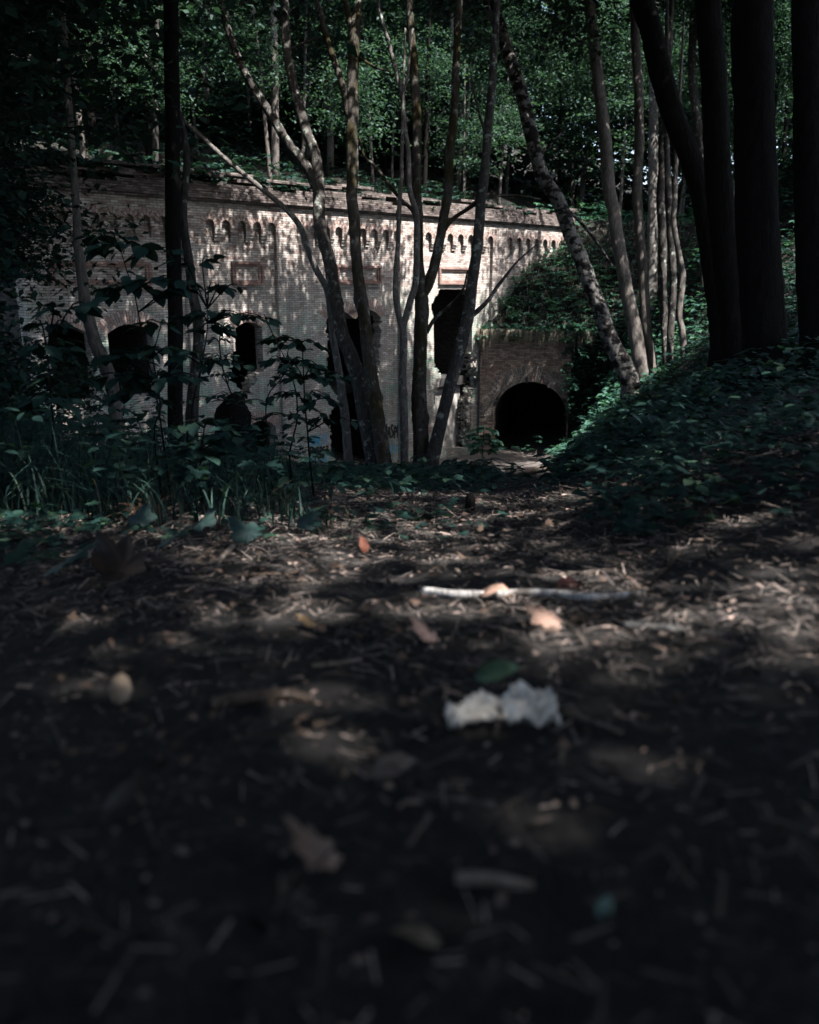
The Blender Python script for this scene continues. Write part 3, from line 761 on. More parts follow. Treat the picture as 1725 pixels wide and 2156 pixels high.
tree('tree', 'long thin stem slanting from the broken wall hole far up to the left', [(373, 235, 8), (419, 282, 9), (477, 336, 10), (571, 413, 11), (612, 450, 12), (635, 483, 13), (648, 524, 13), (668, 571, 14), (689, 611, 14), (697, 665, 15), (703, 716, 15), (712, 773, 16), (720, 823, 18), (727, 877, 19), (732, 950, 20)], DT + .6, M['bark_pale'], GR, up=1.5, seg=8, crowns=[('low', (-7, 18, 7), 1.3)])
tree('tree', 'thick mossy trunk with a knobbly burl halfway up the wall', [(760, -20, 14), (752, 30, 20), (747, 67, 23), (743, 168, 24), (743, 235, 25), (740, 302, 24), (742, 386, 24), (741, 416, 24), (747, 467, 24), (750, 534, 23), (754, 584, 24), (759, 618, 26), (768, 668, 26), (773, 718, 26), (777, 749, 27), (786, 816, 28), (796, 883, 29), (806, 950, 31), (811, 980, 34)], DT - .4, M['bark_moss'], GR, up=3, seg=14,
     branches=[[(737, 245, 17), (731, 228, 16), (723, 185, 15), (706, 134, 14), (689, 84, 13), (673, 17, 12), (660, -30, 11)], [(745, 80, 16), (736, 40, 14), (727, 0, 12), (722, -30, 11)], [(748, 115, 8), (770, 130, 6), (800, 145, 5), (822, 150, 3)]],
     crowns=[('open', (-1, 21, 9.5), 1.2), ('open', (1.5, 23.5, 10), 1.15)], bumps=[(3.95, .16, 3.6, .5)])
tree('tree', 'narrow dark trunk that splits into two thin stems before the right windows', [(846, 330, 8), (846, 367, 9), (841, 433, 10), (839, 500, 10), (834, 567, 11), (833, 618, 12), (841, 668, 13), (848, 692, 15), (850, 732, 16), (848, 799, 17), (850, 866, 18), (852, 917, 18), (852, 985, 19)], DT - .2, M['bark_pale'], GR, up=2.5, seg=9,
     branches=[[(849, 690, 14), (863, 638, 15), (876, 594, 14), (878, 517, 14), (877, 450, 13), (863, 400, 12), (860, 319, 11), (852, 268, 11), (847, 201, 10), (834, 151, 9), (820, 94, 8), (800, 23, 7), (790, -30, 6)], [(847, 201, 7), (858, 160, 6), (864, 110, 5), (870, 60, 4)]],
     crowns=[('open', (3.2, 26, 9.5), 1.1)], bumps=[(2.0, .05, 1, .6)])
tree('tree', 'mossy middle trunk dividing into two upright arms', [(864, 40, 15), (870, 117, 18), (874, 168, 19), (878, 268, 20), (878, 403, 20), (881, 450, 20), (881, 534, 21), (884, 590, 26), (888, 650, 30), (886, 700, 29), (885, 766, 29), (883, 830, 32), (883, 866, 33), (886, 920, 33), (886, 975, 36)], DT, M['bark_moss'], GR, up=3, seg=14,
     branches=[[(889, 620, 22), (900, 605, 23), (913, 568, 22), (924, 517, 21), (934, 460, 21), (944, 400, 21), (947, 316, 20), (954, 268, 20), (959, 201, 18), (961, 134, 17), (965, 50, 15), (970, -30, 13)],
               [(928, 500, 9), (950, 465, 9), (985, 440, 8), (1030, 415, 7), (1090, 412, 5), (1140, 420, 3)], [(880, 470, 9), (866, 440, 8), (840, 415, 8), (790, 350, 7), (768, 330, 6), (756, 290, 5)], [(899, 700, 9), (915, 672, 8), (950, 640, 7), (975, 610, 5), (985, 570, 4)]],
     crowns=[('open', (5, 27.5, 10), 1.15), ('open', (2, 20, 9), 1.0)], bumps=[(1.5, .12, 2, .5)])
tree('tree', 'bare trunk leaning right across the tall broken doorway', [(1044, 67, 15), (1039, 134, 17), (1033, 218, 18), (1025, 302, 19), (1019, 386, 20), (1014, 417, 21), (1008, 484, 22), (1001, 551, 23), (994, 601, 24), (986, 660, 26), (977, 699, 27), (960, 766, 26), (943, 833, 26), (927, 900, 27), (908, 975, 32)], DT - .2, M['bark_grey'], GR, up=3, seg=12,
     branches=[[(985, 672, 10), (1005, 655, 10), (1030, 630, 9), (1050, 600, 8), (1070, 575, 6), (1090, 550, 4), (1130, 515, 3)], [(996, 580, 6), (1000, 520, 5), (1004, 470, 4)], [(1013, 420, 7), (1000, 425, 6), (975, 445, 4)], [(1027, 300, 6), (1010, 240, 5), (995, 180, 4), (990, 130, 3)], [(1035, 190, 7), (1045, 120, 6), (1040, 60, 5), (1030, 10, 4)]],
     crowns=[('open', (7.5, 30, 10.5), 1.2), ('open', (4, 22, 10), .9)][1:], bumps=[(2.6, .1, 1, .3)])
# right bank
GB = 'trunks on the right bank'
DB = 24.0
tree('birch_tree', 'birch with black and white bark leaning steeply left over the tunnel', [(1029, 0, 27), (1055, 60, 28), (1076, 128, 28), (1099, 201, 28), (1119, 285, 29), (1143, 369, 29), (1176, 421, 30), (1199, 488, 30), (1223, 545, 31), (1243, 599, 32), (1263, 649, 33), (1280, 700, 34), (1300, 743, 36), (1324, 795, 42)], DB - 1, M['bark_birch'], GB, up=3, seg=14,
     branches=[[(1180, 430, 7), (1215, 460, 7), (1250, 500, 6), (1290, 560, 4)], [(1245, 600, 6), (1290, 690, 5)], [(1130, 330, 7), (1165, 300, 5), (1190, 270, 4)]], crowns=[('open', (3.5, 27, 11.5), 1.0), ('open', (0, 25, 11), .9)])
tree('tree', 'smooth grey trunk sunlit near its foot, just right of the leaning birch', [(1240, 0, 22), (1253, 101, 24), (1263, 201, 25), (1276, 302, 26), (1283, 400, 27), (1292, 440, 27), (1298, 488, 27), (1310, 555, 27), (1322, 622, 28), (1337, 690, 29), (1347, 757, 31), (1360, 812, 37)], DB, M['bark_beech'], GB, up=3, crowns=[('open', (6, 26, 11), 1.1), ('dense', (8.5, 22, 11), .9)])
tree('tree', 'second smooth grey trunk standing close beside the sunlit one', [(1334, 0, 18), (1340, 100, 19), (1345, 201, 20), (1347, 302, 20), (1344, 352, 19), (1342, 421, 20), (1347, 488, 20), (1354, 555, 20), (1357, 622, 20), (1361, 690, 21), (1369, 740, 22), (1379, 812, 26)], DB + .3, M['bark_beech'], GB, up=3, crowns=[('open', (8.5, 28, 11), 1.1)])
tree('tree', 'slender dark trunk at the left of a tight cluster of three', [(1397, 302, 17), (1395, 360, 17), (1391, 421, 17), (1396, 522, 17), (1396, 622, 17), (1402, 723, 18), (1406, 815, 22)], DB, M['bark_grey'], GB, up=5, seg=9, crowns=[('open', (10, 25, 12), 1.0), ('dense', (10.8, 30, 9.5), .7)])  # dense crown added off the tree to shade the tunnel portal
tree('tree', 'slender dark trunk at the middle of a tight cluster of three', [(1404, 300, 12), (1409, 421, 14), (1413, 505, 15), (1418, 600, 15), (1413, 690, 15), (1410, 760, 15), (1409, 820, 18)], DB - .5, M['bark_grey'], GB, up=5, seg=9)
tree('tree', 'wavy slender stem at the right of a tight cluster of three', [(1424, 340, 9), (1421, 421, 11), (1419, 471, 11), (1431, 539, 12), (1438, 582, 13), (1431, 656, 13), (1438, 706, 14), (1443, 790, 16)], DB - 1, M['bark_beech'], GB, up=4, seg=9)
tree('tree', 'black heavy trunk leaning left behind the darkest straight trunks', [(1350, -20, 46), (1372, 60, 46), (1388, 134, 46), (1415, 235, 46), (1448, 319, 46), (1475, 403, 44), (1490, 488, 44), (1506, 589, 46), (1520, 690, 50)], 12.5, M['bark_dark'], up=3, crowns=[('dense', (3.2, 12.2, 9.5), 1.0), ('dense', (6.2, 14.5, 10.5), 1.1)])  # crowns added above the view to shade the trunks before the fort
tree('tree', 'black straight trunk, left one of the two thickest at the right', [(1490, 0, 52), (1500, 120, 52), (1508, 250, 53), (1517, 421, 54), (1530, 555, 55), (1541, 656, 57), (1548, 770, 64)], 9.5, M['bark_dark'], up=4, seg=14, crowns=[('dense', (5.5, 7, 8.5), 1.1), ('dense', (7.6, 2.6, 8.6), .78), ('dense', (7.0, .9, 7.6), .58), ('dense', (6.3, -1.1, 7.4), .46)])  # detached crowns added out of view to keep sun off the right bank
tree('tree', 'black straight trunk, the thickest one near the right edge', [(1585, 0, 82), (1590, 200, 83), (1594, 421, 85), (1602, 600, 86), (1610, 740, 92), (1613, 800, 100)], 8.0, M['bark_dark'], up=4, seg=16, crowns=[('dense', (5.6, 5.8, 8.4), 1.0), ('dense', (1, 5, 9.5), 1.0), ('dense', (1.3, -1.1, 6.5), .34), ('dense', (1.7, 1.3, 8.2), .58), ('dense', (2.2, -2.5, 6.3), .42)])  # crowns far from this trunk added unseen to block sun on the foreground
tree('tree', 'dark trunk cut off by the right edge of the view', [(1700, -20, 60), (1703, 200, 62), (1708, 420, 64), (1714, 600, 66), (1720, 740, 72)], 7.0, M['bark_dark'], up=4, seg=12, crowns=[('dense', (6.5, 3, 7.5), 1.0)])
tree('tree', 'pale flaking trunk catching the sun between the dark right trunks', [(1378, 120, 18), (1376, 201, 19), (1376, 300, 20), (1375, 421, 21), (1374, 560, 22), (1373, 700, 23)], 33, M['bark_pale'], GB, up=5, seg=9, crowns=[('wood', (10.5, 34, 11), 1.0)])
tree('pine_tree', 'reddish pine trunk glimpsed between two black trunks', [(1461, -10, 16), (1459, 80, 17), (1458, 168, 18), (1468, 250, 19), (1481, 336, 20), (1484, 460, 21), (1486, 600, 22)], 28, M['bark_grey'], GB, up=5, seg=9)
# left dark conifer
def conifer(name, label, x, y, h, rad, z0, group=None, seed=0):
    zb = gz(x, y); t = thing(name, label, 'tree', (x, y, zb), group); g = np.random.default_rng(seed)
    mb = MB(); tube(mb, [Vector((x, y, zb - .2)), Vector((x, y, zb + h * .5)), Vector((x, y, zb + h))], [.2, .13, .02], seg=10, sub=4); mb.build('trunk', M['bark_dark'], t)
    mb = MB(); P = []; RM = []; nb = int(h * 14)
    for k in range(nb):
        f = g.random() ** 1.1; zz = zb + z0 + f * (h - z0); L = rad * (1 - f) ** .8 * g.uniform(.75, 1.1) + .1; a = g.uniform(0, 6.28)
        dx, dy = math.cos(a), math.sin(a); drop = .25 * L
        tube(mb, [Vector((x, y, zz)), Vector((x + dx * L * .5, y + dy * L * .5, zz - drop * .3)), Vector((x + dx * L, y + dy * L, zz - drop))], [.022, .014, .004], seg=4, sub=2, cap=False)
        m = int(L * 55)
        tt = g.uniform(.1, 1, m); side = g.normal(0, .16, m) * (1.2 - tt * .5)
        pz = zz - drop * tt ** 1.6 - np.abs(side) * .35 - g.uniform(0, .1, m)
        P.append(np.stack([x + dx * L * tt - dy * side, y + dy * L * tt + dx * side, pz], 1))
        RM.append(rots(np.full(m, a - 1.57) + g.normal(0, .7, m), g.normal(-.3, .3, m), g.normal(0, .4, m)))
    mb.build('branches', M['bark_dark'], t)
    p = np.concatenate(P) - np.array([x, y, zb]); rm_ = np.concatenate(RM)
    me = mesh_arrays('foliage', [scatter_arrays(*DIAMOND, p, rm_, np.stack([np.full(len(p), .14), np.full(len(p), .22), np.full(len(p), .2)], 1))])
    link_mesh('foliage', me, M['needle'], t)
for (x, y, cz, sc, kd, sq, lab) in [(-5.6, 9.6, 4.4, .95, 'dense', .95, 'dark unlit leafy tree filling the upper left corner before the fort'),
        (-8.6, 13.5, 6.6, 1.0, 'dense', 1.0, 'dark leafy tree farther back at the upper left, its crown over the parapet'),
        (-4.1, 6.4, 2.9, .62, 'dense', 1.1, 'dark leafy tree nearest the upper left edge of the view')]:
    zb = gz(x, y); t = thing('tree', lab, 'tree', (x, y, zb))
    mb = MB(); tube(mb, [Vector((x, y, zb - .2)), Vector((x + .1, y, (zb + cz) / 2)), Vector((x, y + .1, cz + 1))], [.14, .11, .04], seg=8, sub=4); mb.build('trunk', M['bark_dark'], t)
    crown(t, kd, (x, y, cz), sc, squash=sq)
    if y > 13: crown(t, kd, (-8.0, 16.5, 7.4), 1.1); crown(t, kd, (-5.2, 12.5, 6.4), .8)  # more crowns added away from the trunk to darken the upper left
for (x, y, cz, sc) in [(0.2, -4.6, 1.5, .6), (-3.7, -2.4, 2.2, .5), (3.7, -2.2, 1.9, .45), (-.4, -1.4, 5.0, .5)]:  # foliage added out of view to keep sky light off the near ground
    zb = gz(x, y); t = thing('bush', 'unseen dense bush added behind the viewpoint to block sky light', 'bush', (x, y, zb), 'unseen bushes added behind the viewpoint')
    mb = MB(); tube(mb, [Vector((x, y - .6, zb - .1)), Vector((x, y - .3, (zb + cz) / 2)), Vector((x, y, cz))], [.06, .05, .02], seg=6, sub=3); mb.build('stem', M['bark_dark'], t)
    crown(t, 'dense', (x, y, cz), sc)
x, y = -10.9, 21.5; zb = gz(x, y); t = thing('tree', 'tall dark tree added at the left edge, its crowns shading the fort end', 'tree', (x, y, zb))  # tree added so its crowns keep sun off the left of the fort
mb = MB(); tube(mb, [Vector((x, y, zb - .2)), Vector((x + .2, y, zb + 6)), Vector((x, y + .1, 9))], [.2, .16, .06], seg=9, sub=4); mb.build('trunk', M['bark_dark'], t)
crown(t, 'dense', (-9.5, 22.5, 9.3), 1.0); crown(t, 'dense', (-6.3, 22.3, 10.6), .62); crown(t, 'dense', (-12.5, 24, 10), 1.0)
for (x, y, cz, sc, lab) in [(-5.75, 10.5, 1.0, .52, 'tall dark bush added to hide and darken the left end of the fort wall'), (-4.95, 8.5, -1.1, .44, 'lower dark bush added in front of the tall one to darken the left edge')]:  # foliage masses added to darken the left edge of the view
    zb = gz(x, y); t = thing('bush', lab, 'bush', (x, y, zb))
    mb = MB(); tube(mb, [Vector((x, y, zb - .1)), Vector((x + .1, y, zb + 1.0)), Vector((x, y, cz + .3))], [.05, .04, .015], seg=6, sub=3); mb.build('stem', M['bark_dark'], t)
    crown(t, 'dense', (x, y, cz), sc)
x, y = -4.25, 7.4; zb = gz(x, y); t = thing('shrub', 'dark shrub added to darken the left edge, left of the crooked leaning trunk', 'shrub', (x, y, zb))  # shrub added to darken the left edge
mb = MB(); tube(mb, [Vector((x, y, zb - .1)), Vector((x + .1, y, zb + 1.2)), Vector((x, y, zb + 2.6))], [.04, .03, .01], seg=6, sub=3); mb.build('stem', M['bark_dark'], t)
me_ = mesh_arrays('foliage', [crown_arrays(44, 11000, 1.0, 1.0, 2.5, .10, 110, .1, .1, .25)]); o_ = link_mesh('foliage', me_, M['leaf_sap'], t); o_.location = (0, 0, 2.5)

# trees added around the viewer, out of the frame, so their crowns shade the path
GO = 'added shade trees around the viewpoint'
for (x, y, cz, sc, kind) in [(3.9, -2.0, 7, .72, 'open'), (-2.5, -3.5, 7, 1.0, 'dense'), (7.6, -7.2, 9, 1.1, 'dense'), (1.5, -6.5, 8.5, 1.1, 'dense'), (-5.5, 1.0, 7, 1.0, 'dense'), (10.8, 1.0, 9.5, 1.1, 'dense'),
                             (9.5, 8, 9.5, 1.1, 'dense'), (11, 15, 11, 1.1, 'dense'), (-9, 5, 8.5, 1.1, 'dense'), (-13, 13, 9, 1.1, 'dense')]:
    zb = gz(x, y); t = thing('tree', 'unseen leafy tree added beside the viewpoint to shade the path', 'tree', (x, y, zb), GO)
    mb = MB(); tube(mb, [Vector((x, y, zb - .2)), Vector((x + .1, y, (zb + cz) / 2)), Vector((x, y + .1, cz))], [.2, .16, .08], seg=8, sub=4); mb.build('trunk', M['bark_dark'], t)
    crown(t, kind, (x, y, cz), sc)

# ------------------------------------------------------------------ wood on the hill and bank behind
GW = 'young trees of the wood above the fort'; GW2 = 'young trees of the wood above the tunnel'
def wood_tree(x, y, h, kind, sc, label, group, mat, rt=.09):
    zb = surf_z(x, y); t = thing('tree', label, 'tree', (x, y, zb), group)
    lx, ly = random.uniform(-.8, .8), random.uniform(-.5, .5)
    mb = MB(); tube(mb, [Vector((x, y, zb - .3)), Vector((x + lx * .3, y + ly * .3, zb + h * .35)), Vector((x + lx * .6, y + ly * .7, zb + h * .7)), Vector((x + lx, y + ly, zb + h))], [rt * 1.2, rt, rt * .75, rt * .3], seg=7, sub=4)
    mb.build('trunk', mat, t)
    crown(t, kind, (x + lx * .6, y + ly * .6, zb + h * .62 + (1.9 if kind == 'wood' else 0)), sc)
spots = []
for row, (bk, n) in enumerate(((2.5, 9), (6, 10), (10.5, 11), (16, 12), (23, 12))):
    for i in range(n):
        u = U_L - 2 - row * 1.5 + (U_R - U_L + 6 + row * 5) * (i + random.uniform(.2, .8)) / n
        p = wpt(u, -bk - random.uniform(-1, 1.5), 0); spots.append((p.x, p.y, row))
mats = [M['bark_dark'], M['bark_grey'], M['bark_beech']]
for x, y, row in spots:
    front_ = row == 0
    wood_tree(x, y, random.uniform(8, 11) if not front_ else random.uniform(6, 9), 'wood' if row else 'low', random.uniform(.9, 1.25) if row else random.uniform(1.0, 1.4),
              'thin leafy tree in the crowded wood on the bank above the fort wall', GW, random.choice(mats), random.uniform(.05, .11))
for (u, bk) in ((-16, 4), (-9, 7), (-3, 4), (3, 8), (8, 5), (13, 9), (-12, 13), (0, 14), (9, 16), (17, 15)):  # trees added so their unseen crowns shade the wood below
    p = wpt(u, -bk, 0); x, y = p.x, p.y; zb = surf_z(x, y); t = thing('tree', 'tall tree added to the wood behind the fort, its unseen crown shading it', 'tree', (x, y, zb), 'tall trees added to shade the wood behind the fort')
    mb = MB(); tube(mb, [Vector((x, y, zb - .3)), Vector((x + .2, y, zb + 6)), Vector((x, y + .3, zb + 13))], [.17, .14, .06], seg=9, sub=5); mb.build('trunk', random.choice(mats), t)
    crown(t, 'dense', (x + 1.2, y - 1, 16.5 + zb * .2), 1.2)
for k in range(34):   # wood on the right slope
    y = random.uniform(33, 60); x = random.uniform(7.5, 24) * (y / 45)
    if y < 43 and x < 14: continue
    p = (x - 6) 
    wood_tree(x, y, random.uniform(8, 12), 'wood', random.uniform(.9, 1.25), 'leafy tree in the wood on the slope right of the tunnel', GW2, random.choice(mats), random.uniform(.06, .14))
for k in range(12):
    y = random.uniform(27, 33); x = random.uniform(14, 20)
    wood_tree(x, y, random.uniform(5, 8), 'low', random.uniform(1.1, 1.6), 'leafy tree in the wood on the slope right of the tunnel', GW2, random.choice(mats), random.uniform(.05, .09))
# the far wood that closes the view behind
def far_wood():
    g = np.random.default_rng(77); n = 90000
    a = g.uniform(0, 1, n); row = g.integers(0, 3, n)
    x = -42 + a * 95; y = 58 + row * 6 + g.normal(0, 1.2, n) + 6 * np.sin(a * 9)
    cl = np.sin(x * .9 + row) * np.cos(x * .37 + 2) ; top = 20 + 3.5 * cl
    z = 2 + (top - 2) * g.uniform(0, 1, n) ** .9
    z += g.normal(0, .4, n)
    me = mesh_arrays('far_wood', [scatter_arrays(*DIAMOND, np.stack([x, y, z], 1), rots(g.uniform(0, 6.28, n), g.normal(0, .5, n), g.normal(0, .5, n)), g.uniform(.4, .9, n))])
    o = link_mesh('far_wood', me, M['leaf_canopy']); o['kind'] = 'stuff'
far_wood()

# ------------------------------------------------------------------ undergrowth
def herb_arrays(P, size, g, shape=OVAL, n=5, hts=(.08, .25)):
    """leafy sprigs: n leaves held flat round a stem top"""
    pos = []; phi = []; tx = []; ty = []; sc = []
    for (x, y, z, k) in P:
        h = g.uniform(*hts); a0 = g.uniform(0, 6.28)
        for j in range(n):
            a = a0 + j * 6.28 / n + g.normal(0, .25); d = g.uniform(.0, .05)
            pos.append((x + math.cos(a + 1.57) * d * k, y + math.sin(a + 1.57) * d * k, z + h * k - g.uniform(0, .05) * k)); phi.append(a); tx.append(g.normal(-.12, .22)); ty.append(g.normal(0, .22)); sc.append(size * k * g.uniform(.7, 1.25))
    pos = np.array(pos); return scatter_arrays(*shape, pos, rots(np.array(phi), np.array(tx), np.array(ty)), np.array(sc))
def stuff(name, parts, mat):
    me = mesh_arrays(name, parts, True); o = link_mesh(name, me, mat); o['kind'] = 'stuff'; return o
g = np.random.default_rng(21)
def pick(n, fx, fy, cond):
    out = []
    while len(out) < n:
        x, y = fx(), fy()
        if cond(x, y): out.append((x, y, gz(x, y), 1.0))
    return out
def path_hw(y): return .55 + .03 * y
# centre patch between the path and the fort
C = pick(2600, lambda: g.uniform(-6, 1.3), lambda: g.uniform(4.2, 20), lambda x, y: x < min(-.5 + .2 * y, 1.3) + .15 * math.sin(y * 2.3) and x > -6 * (y / 14) and uw(x, y)[1] > 1.0)
Cn = [c for c in C if c[1] < 9]; Cf = [c for c in C if c[1] >= 9]
stuff('ground_cover', [herb_arrays(Cn, .075, g, OVAL, 5, (.03, .16)), herb_arrays(Cf, .12, g, OVAL, 5, (.08, .3))], M['leaf_herb'])
# right bank
Rb = pick(8200, lambda: g.uniform(.6, 22), lambda: 2.2 + 32 * g.random() ** 1.35, lambda x, y: x > lerp_tab(X0, y) - .25 + .25 * math.sin(y * 2.1) and x < .62 * y + 1.0 and (n2(x * 1.9, y * 1.6) > -.75 or g.random() < .5))
Rn = [c for c in Rb if c[1] < 7]; Rf = [c for c in Rb if c[1] >= 7]
stuff('bank_undergrowth', [herb_arrays(Rn, .055, g, MAPLE, 4, (.03, .2)), herb_arrays(Rn[::2], .048, g, OVAL, 6, (.08, .42)), herb_arrays(Rf, .14, g, OVAL, 5, (.08, .4))], M['leaf_herb'])
# slope above and beside the tunnel
H = []
while len(H) < 2600:
    x, y = g.uniform(2, 20), g.uniform(26, 50)
    u, w = uw(x, y); v = Vector((x - PC.x, y - PC.y, 0)); q = -v.dot(PN); pu = v.dot(PD)
    if u > wp(1040, 600)[0] and (q > .1 or pu > P_LEN + .3) and w > -2 or (pu > P_LEN and q > -8): H.append((x, y, surf_z(x, y), g.uniform(.8, 1.4)))
HF = []
while len(HF) < 2600:
    u = g.uniform(U_L - 4, wp(1040, 600)[0]); bk = .85 + g.random() ** 1.6 * 14; p = wpt(u, -bk, 0); HF.append((p.x, p.y, hill_z(p.x, p.y), g.uniform(.8, 1.4)))
FH = []
while len(FH) < 5000:
    u = g.uniform(U_L - 14, wp(1040, 600)[0] + 10); bk = 12 + g.random() * 38; p = wpt(u, -bk, 0)
    if hill_keep(p.x, p.y): FH.append((p.x, p.y, hill_z(p.x, p.y), g.uniform(.8, 1.5)))
stuff('far_hill_undergrowth', [herb_arrays(FH, .5, g, OVAL, 6, (.1, 1.6))], M['leaf_sap'])
stuff('hill_undergrowth', [herb_arrays(HF[::2], .2, g, OVAL, 5, (.1, .8))], M['leaf_sap'])
for k in range(1100):
    x, y = g.uniform(3, 9.5), g.uniform(33, 41); u, w = uw(x, y); v = Vector((x - PC.x, y - PC.y, 0))
    if u > wp(1040, 600)[0] and -v.dot(PN) > .1 and w > -.3: H.append((x, y, surf_z(x, y), g.uniform(.7, 1.2)))
for k in range(1800):
    y = g.uniform(20, 37); x = lerp_tab(X0, y) + .15 + abs(g.normal(0, 1.6)); H.append((x, y, gz(x, y), g.uniform(.6, 1.1)))
PG = []
while len(PG) < 700:
    u = wp(g.uniform(90, 1180) if g.random() < .5 else g.uniform(90, 560), 420)[0]; w = -.95 + g.random() ** 2 * .9; p = wpt(u, w, 0)
    if n2(u * .8, 3) > -.35: PG.append((p.x, p.y, Z_PTOP - .35 + g.uniform(-.1, .25), g.uniform(.6, 1.3)))
stuff('parapet_growth', [herb_arrays(PG, .22, g, OVAL, 6, (.05, .5))], M['leaf_sap'])
LG = []
for k in range(260):
    u = g.uniform(-.1, P_LEN + .3); p = ppt(u, g.uniform(-.5, .3), 0); LG.append((p.x, p.y, P_TOP + g.uniform(-.35, .15), g.uniform(.5, 1)))
for k in range(1500):
    pu = P_LEN - .3 + abs(g.normal(0, 2.2)); z = P_TOP + .3 - 6.0 * g.random() ** 1.1
    if pu < P_LEN + .2 and z < P_TOP - 1.6 - g.random(): pu += .4
    p = ppt(pu, g.uniform(-.35, .25) + .25 * n2(pu * 1.3, z * 1.2), 0)
    if z > gz(p.x, p.y) - .1: LG.append((p.x, p.y, z, g.uniform(.5, 1.1)))
stuff('ledge_growth', [herb_arrays(LG, .2, g, OVAL, 6, (.0, .4))], M['leaf_bush'])
stuff('slope_undergrowth', [herb_arrays(H, .19, g, OVAL, 5, (.1, .7))], M['leaf_bush'])
# tufts and grass blades
def blades(P, g, hmin, hmax, width, seg=4, bend=.5):
    V = []; Lp = []; Z = []; b = 0
    for (x, y, z, k) in P:
        h = g.uniform(hmin, hmax) * k; a = g.uniform(0, 6.28); dx, dy = math.cos(a), math.sin(a); bd = g.uniform(.1, 1) * bend * h; wx, wy = -dy * width / 2, dx * width / 2
        for i in range(seg + 1):
            t = i / seg; s = (1 - t ** 2) if t < 1 else .05
            px_, py_, pz_ = x + dx * bd * t ** 2.2, y + dy * bd * t ** 2.2, z + h * (t - .28 * bend * t ** 3 * (bd / h))
            V.append((px_ + wx * s, py_ + wy * s, pz_)); V.append((px_ - wx * s, py_ - wy * s, pz_))
        for i in range(seg): Lp += [b + 2 * i, b + 2 * i + 1, b + 2 * i + 3, b + 2 * i + 2]; Z.append(4)
        b += 2 * (seg + 1)
    return np.array(V), np.array(Lp), np.array(Z)
GP = []
while len(GP) < 6500:
    y = 2.2 + g.random() ** 1.5 * 7.4; x = g.uniform(-5.5, .3)
    edge = -.28 * y / 3 + .14 * math.sin(y * 5) + .3 * n2(x * 2.1, y * 1.7) - abs(g.normal(0, .12))
    if y < (2.72 if x > -1.0 else 2.72 + .45 * max(-1.3, x + 1.0)) + .5 * abs(n2(x * 2.3, 1.0)) + abs(g.normal(0, .18)): continue
    if n2(x * 3.1 + 5, y * 2.3) < -.55 and g.random() < .8: continue
    if x > edge or x < -.62 * y - .4: continue
    k = min(1.0, .3 + (edge - x) * .55) * (.72 + .28 * n2(x * 2.7, y * 2.9)) * min(1, .45 + (y - 2.6) * .7)
    GP.append((x, y, gz(x, y), k))
stuff('tall_grass', [blades(GP, g, .25, .9, .008, 6, 1.3)], M['grass'])
stuff('dry_stalks', [blades([p for p in GP if g.random() < .05], g, .2, .7, .005, 5, 1.0)], M['dry_grass'])
WG = [(p[0], p[1], p[2], .5 + p[3]) for p in GP if g.random() < .13]
stuff('weeds', [herb_arrays(WG[::2], .07, g, MAPLE, 4, (.05, .45)), herb_arrays(WG[1::2], .075, g, OVAL, 6, (.1, .5))], M['leaf_sap'])
EG = [(g.uniform(-1.9, .35), 2.5 + abs(g.normal(0, .8)), 0, g.uniform(.4, 1)) for _ in range(330)]
EG += [(.62 + .12 * y + abs(g.normal(0, .45)), y, 0, g.uniform(.5, 1.2)) for y in g.uniform(1.9, 5.0, 230)] + [(-.5 - .2 * y - abs(g.normal(0, .5)), y, 0, g.uniform(.5, 1.2)) for y in g.uniform(1.9, 3.0, 170)]
stuff('ivy_patch', [herb_arrays([(x, y, gz(x, y), k) for x, y, z, k in EG], .06, g, MAPLE, 2, (.02, .08))], M['leaf_herb'])
HG = []
for k in range(1500):
    u = g.uniform(-.1, P_LEN + 1); p = ppt(u, g.uniform(-.5, .18), 0); HG.append((p.x, p.y, P_TOP + .08, g.uniform(.5, 1)))
def hang(P, g):
    V = []; Lp = []; Z = []; b = 0
    for (x, y, z, k) in P:
        L = g.uniform(.2, 1.0) * k; a = g.uniform(-1.2, 1.2); d = PN * math.cos(a) + PD * math.sin(a); s = PD * .022
        for i in range(5):
            t = i / 4; q = Vector((x, y, z)) + d * (.25 * math.sin(t * 1.57)) + Vector((0, 0, .12 * math.sin(t * 3.14) - L * t ** 1.8)); ww = 1 - t * .9
            V.append(q + s * ww); V.append(q - s * ww)
        for i in range(4): Lp += [b + 2 * i, b + 2 * i + 1, b + 2 * i + 3, b + 2 * i + 2]; Z.append(4)
        b += 10
    return np.array([tuple(v) for v in V]), np.array(Lp), np.array(Z)
stuff('hanging_grass', [hang(HG, g)], M['dry_grass'])
SG = []
while len(SG) < 2200:
    x, y = g.uniform(3, 14), g.uniform(31, 42); u, w = uw(x, y); v = Vector((x - PC.x, y - PC.y, 0)); q = -v.dot(PN)
    if u > wp(1040, 600)[0] and q > .1 and w > -.5: SG.append((x, y, surf_z(x, y), 1))
stuff('slope_grass', [blades(SG, g, .15, .5, .022, 4, 1.6)], M['dry_grass'])

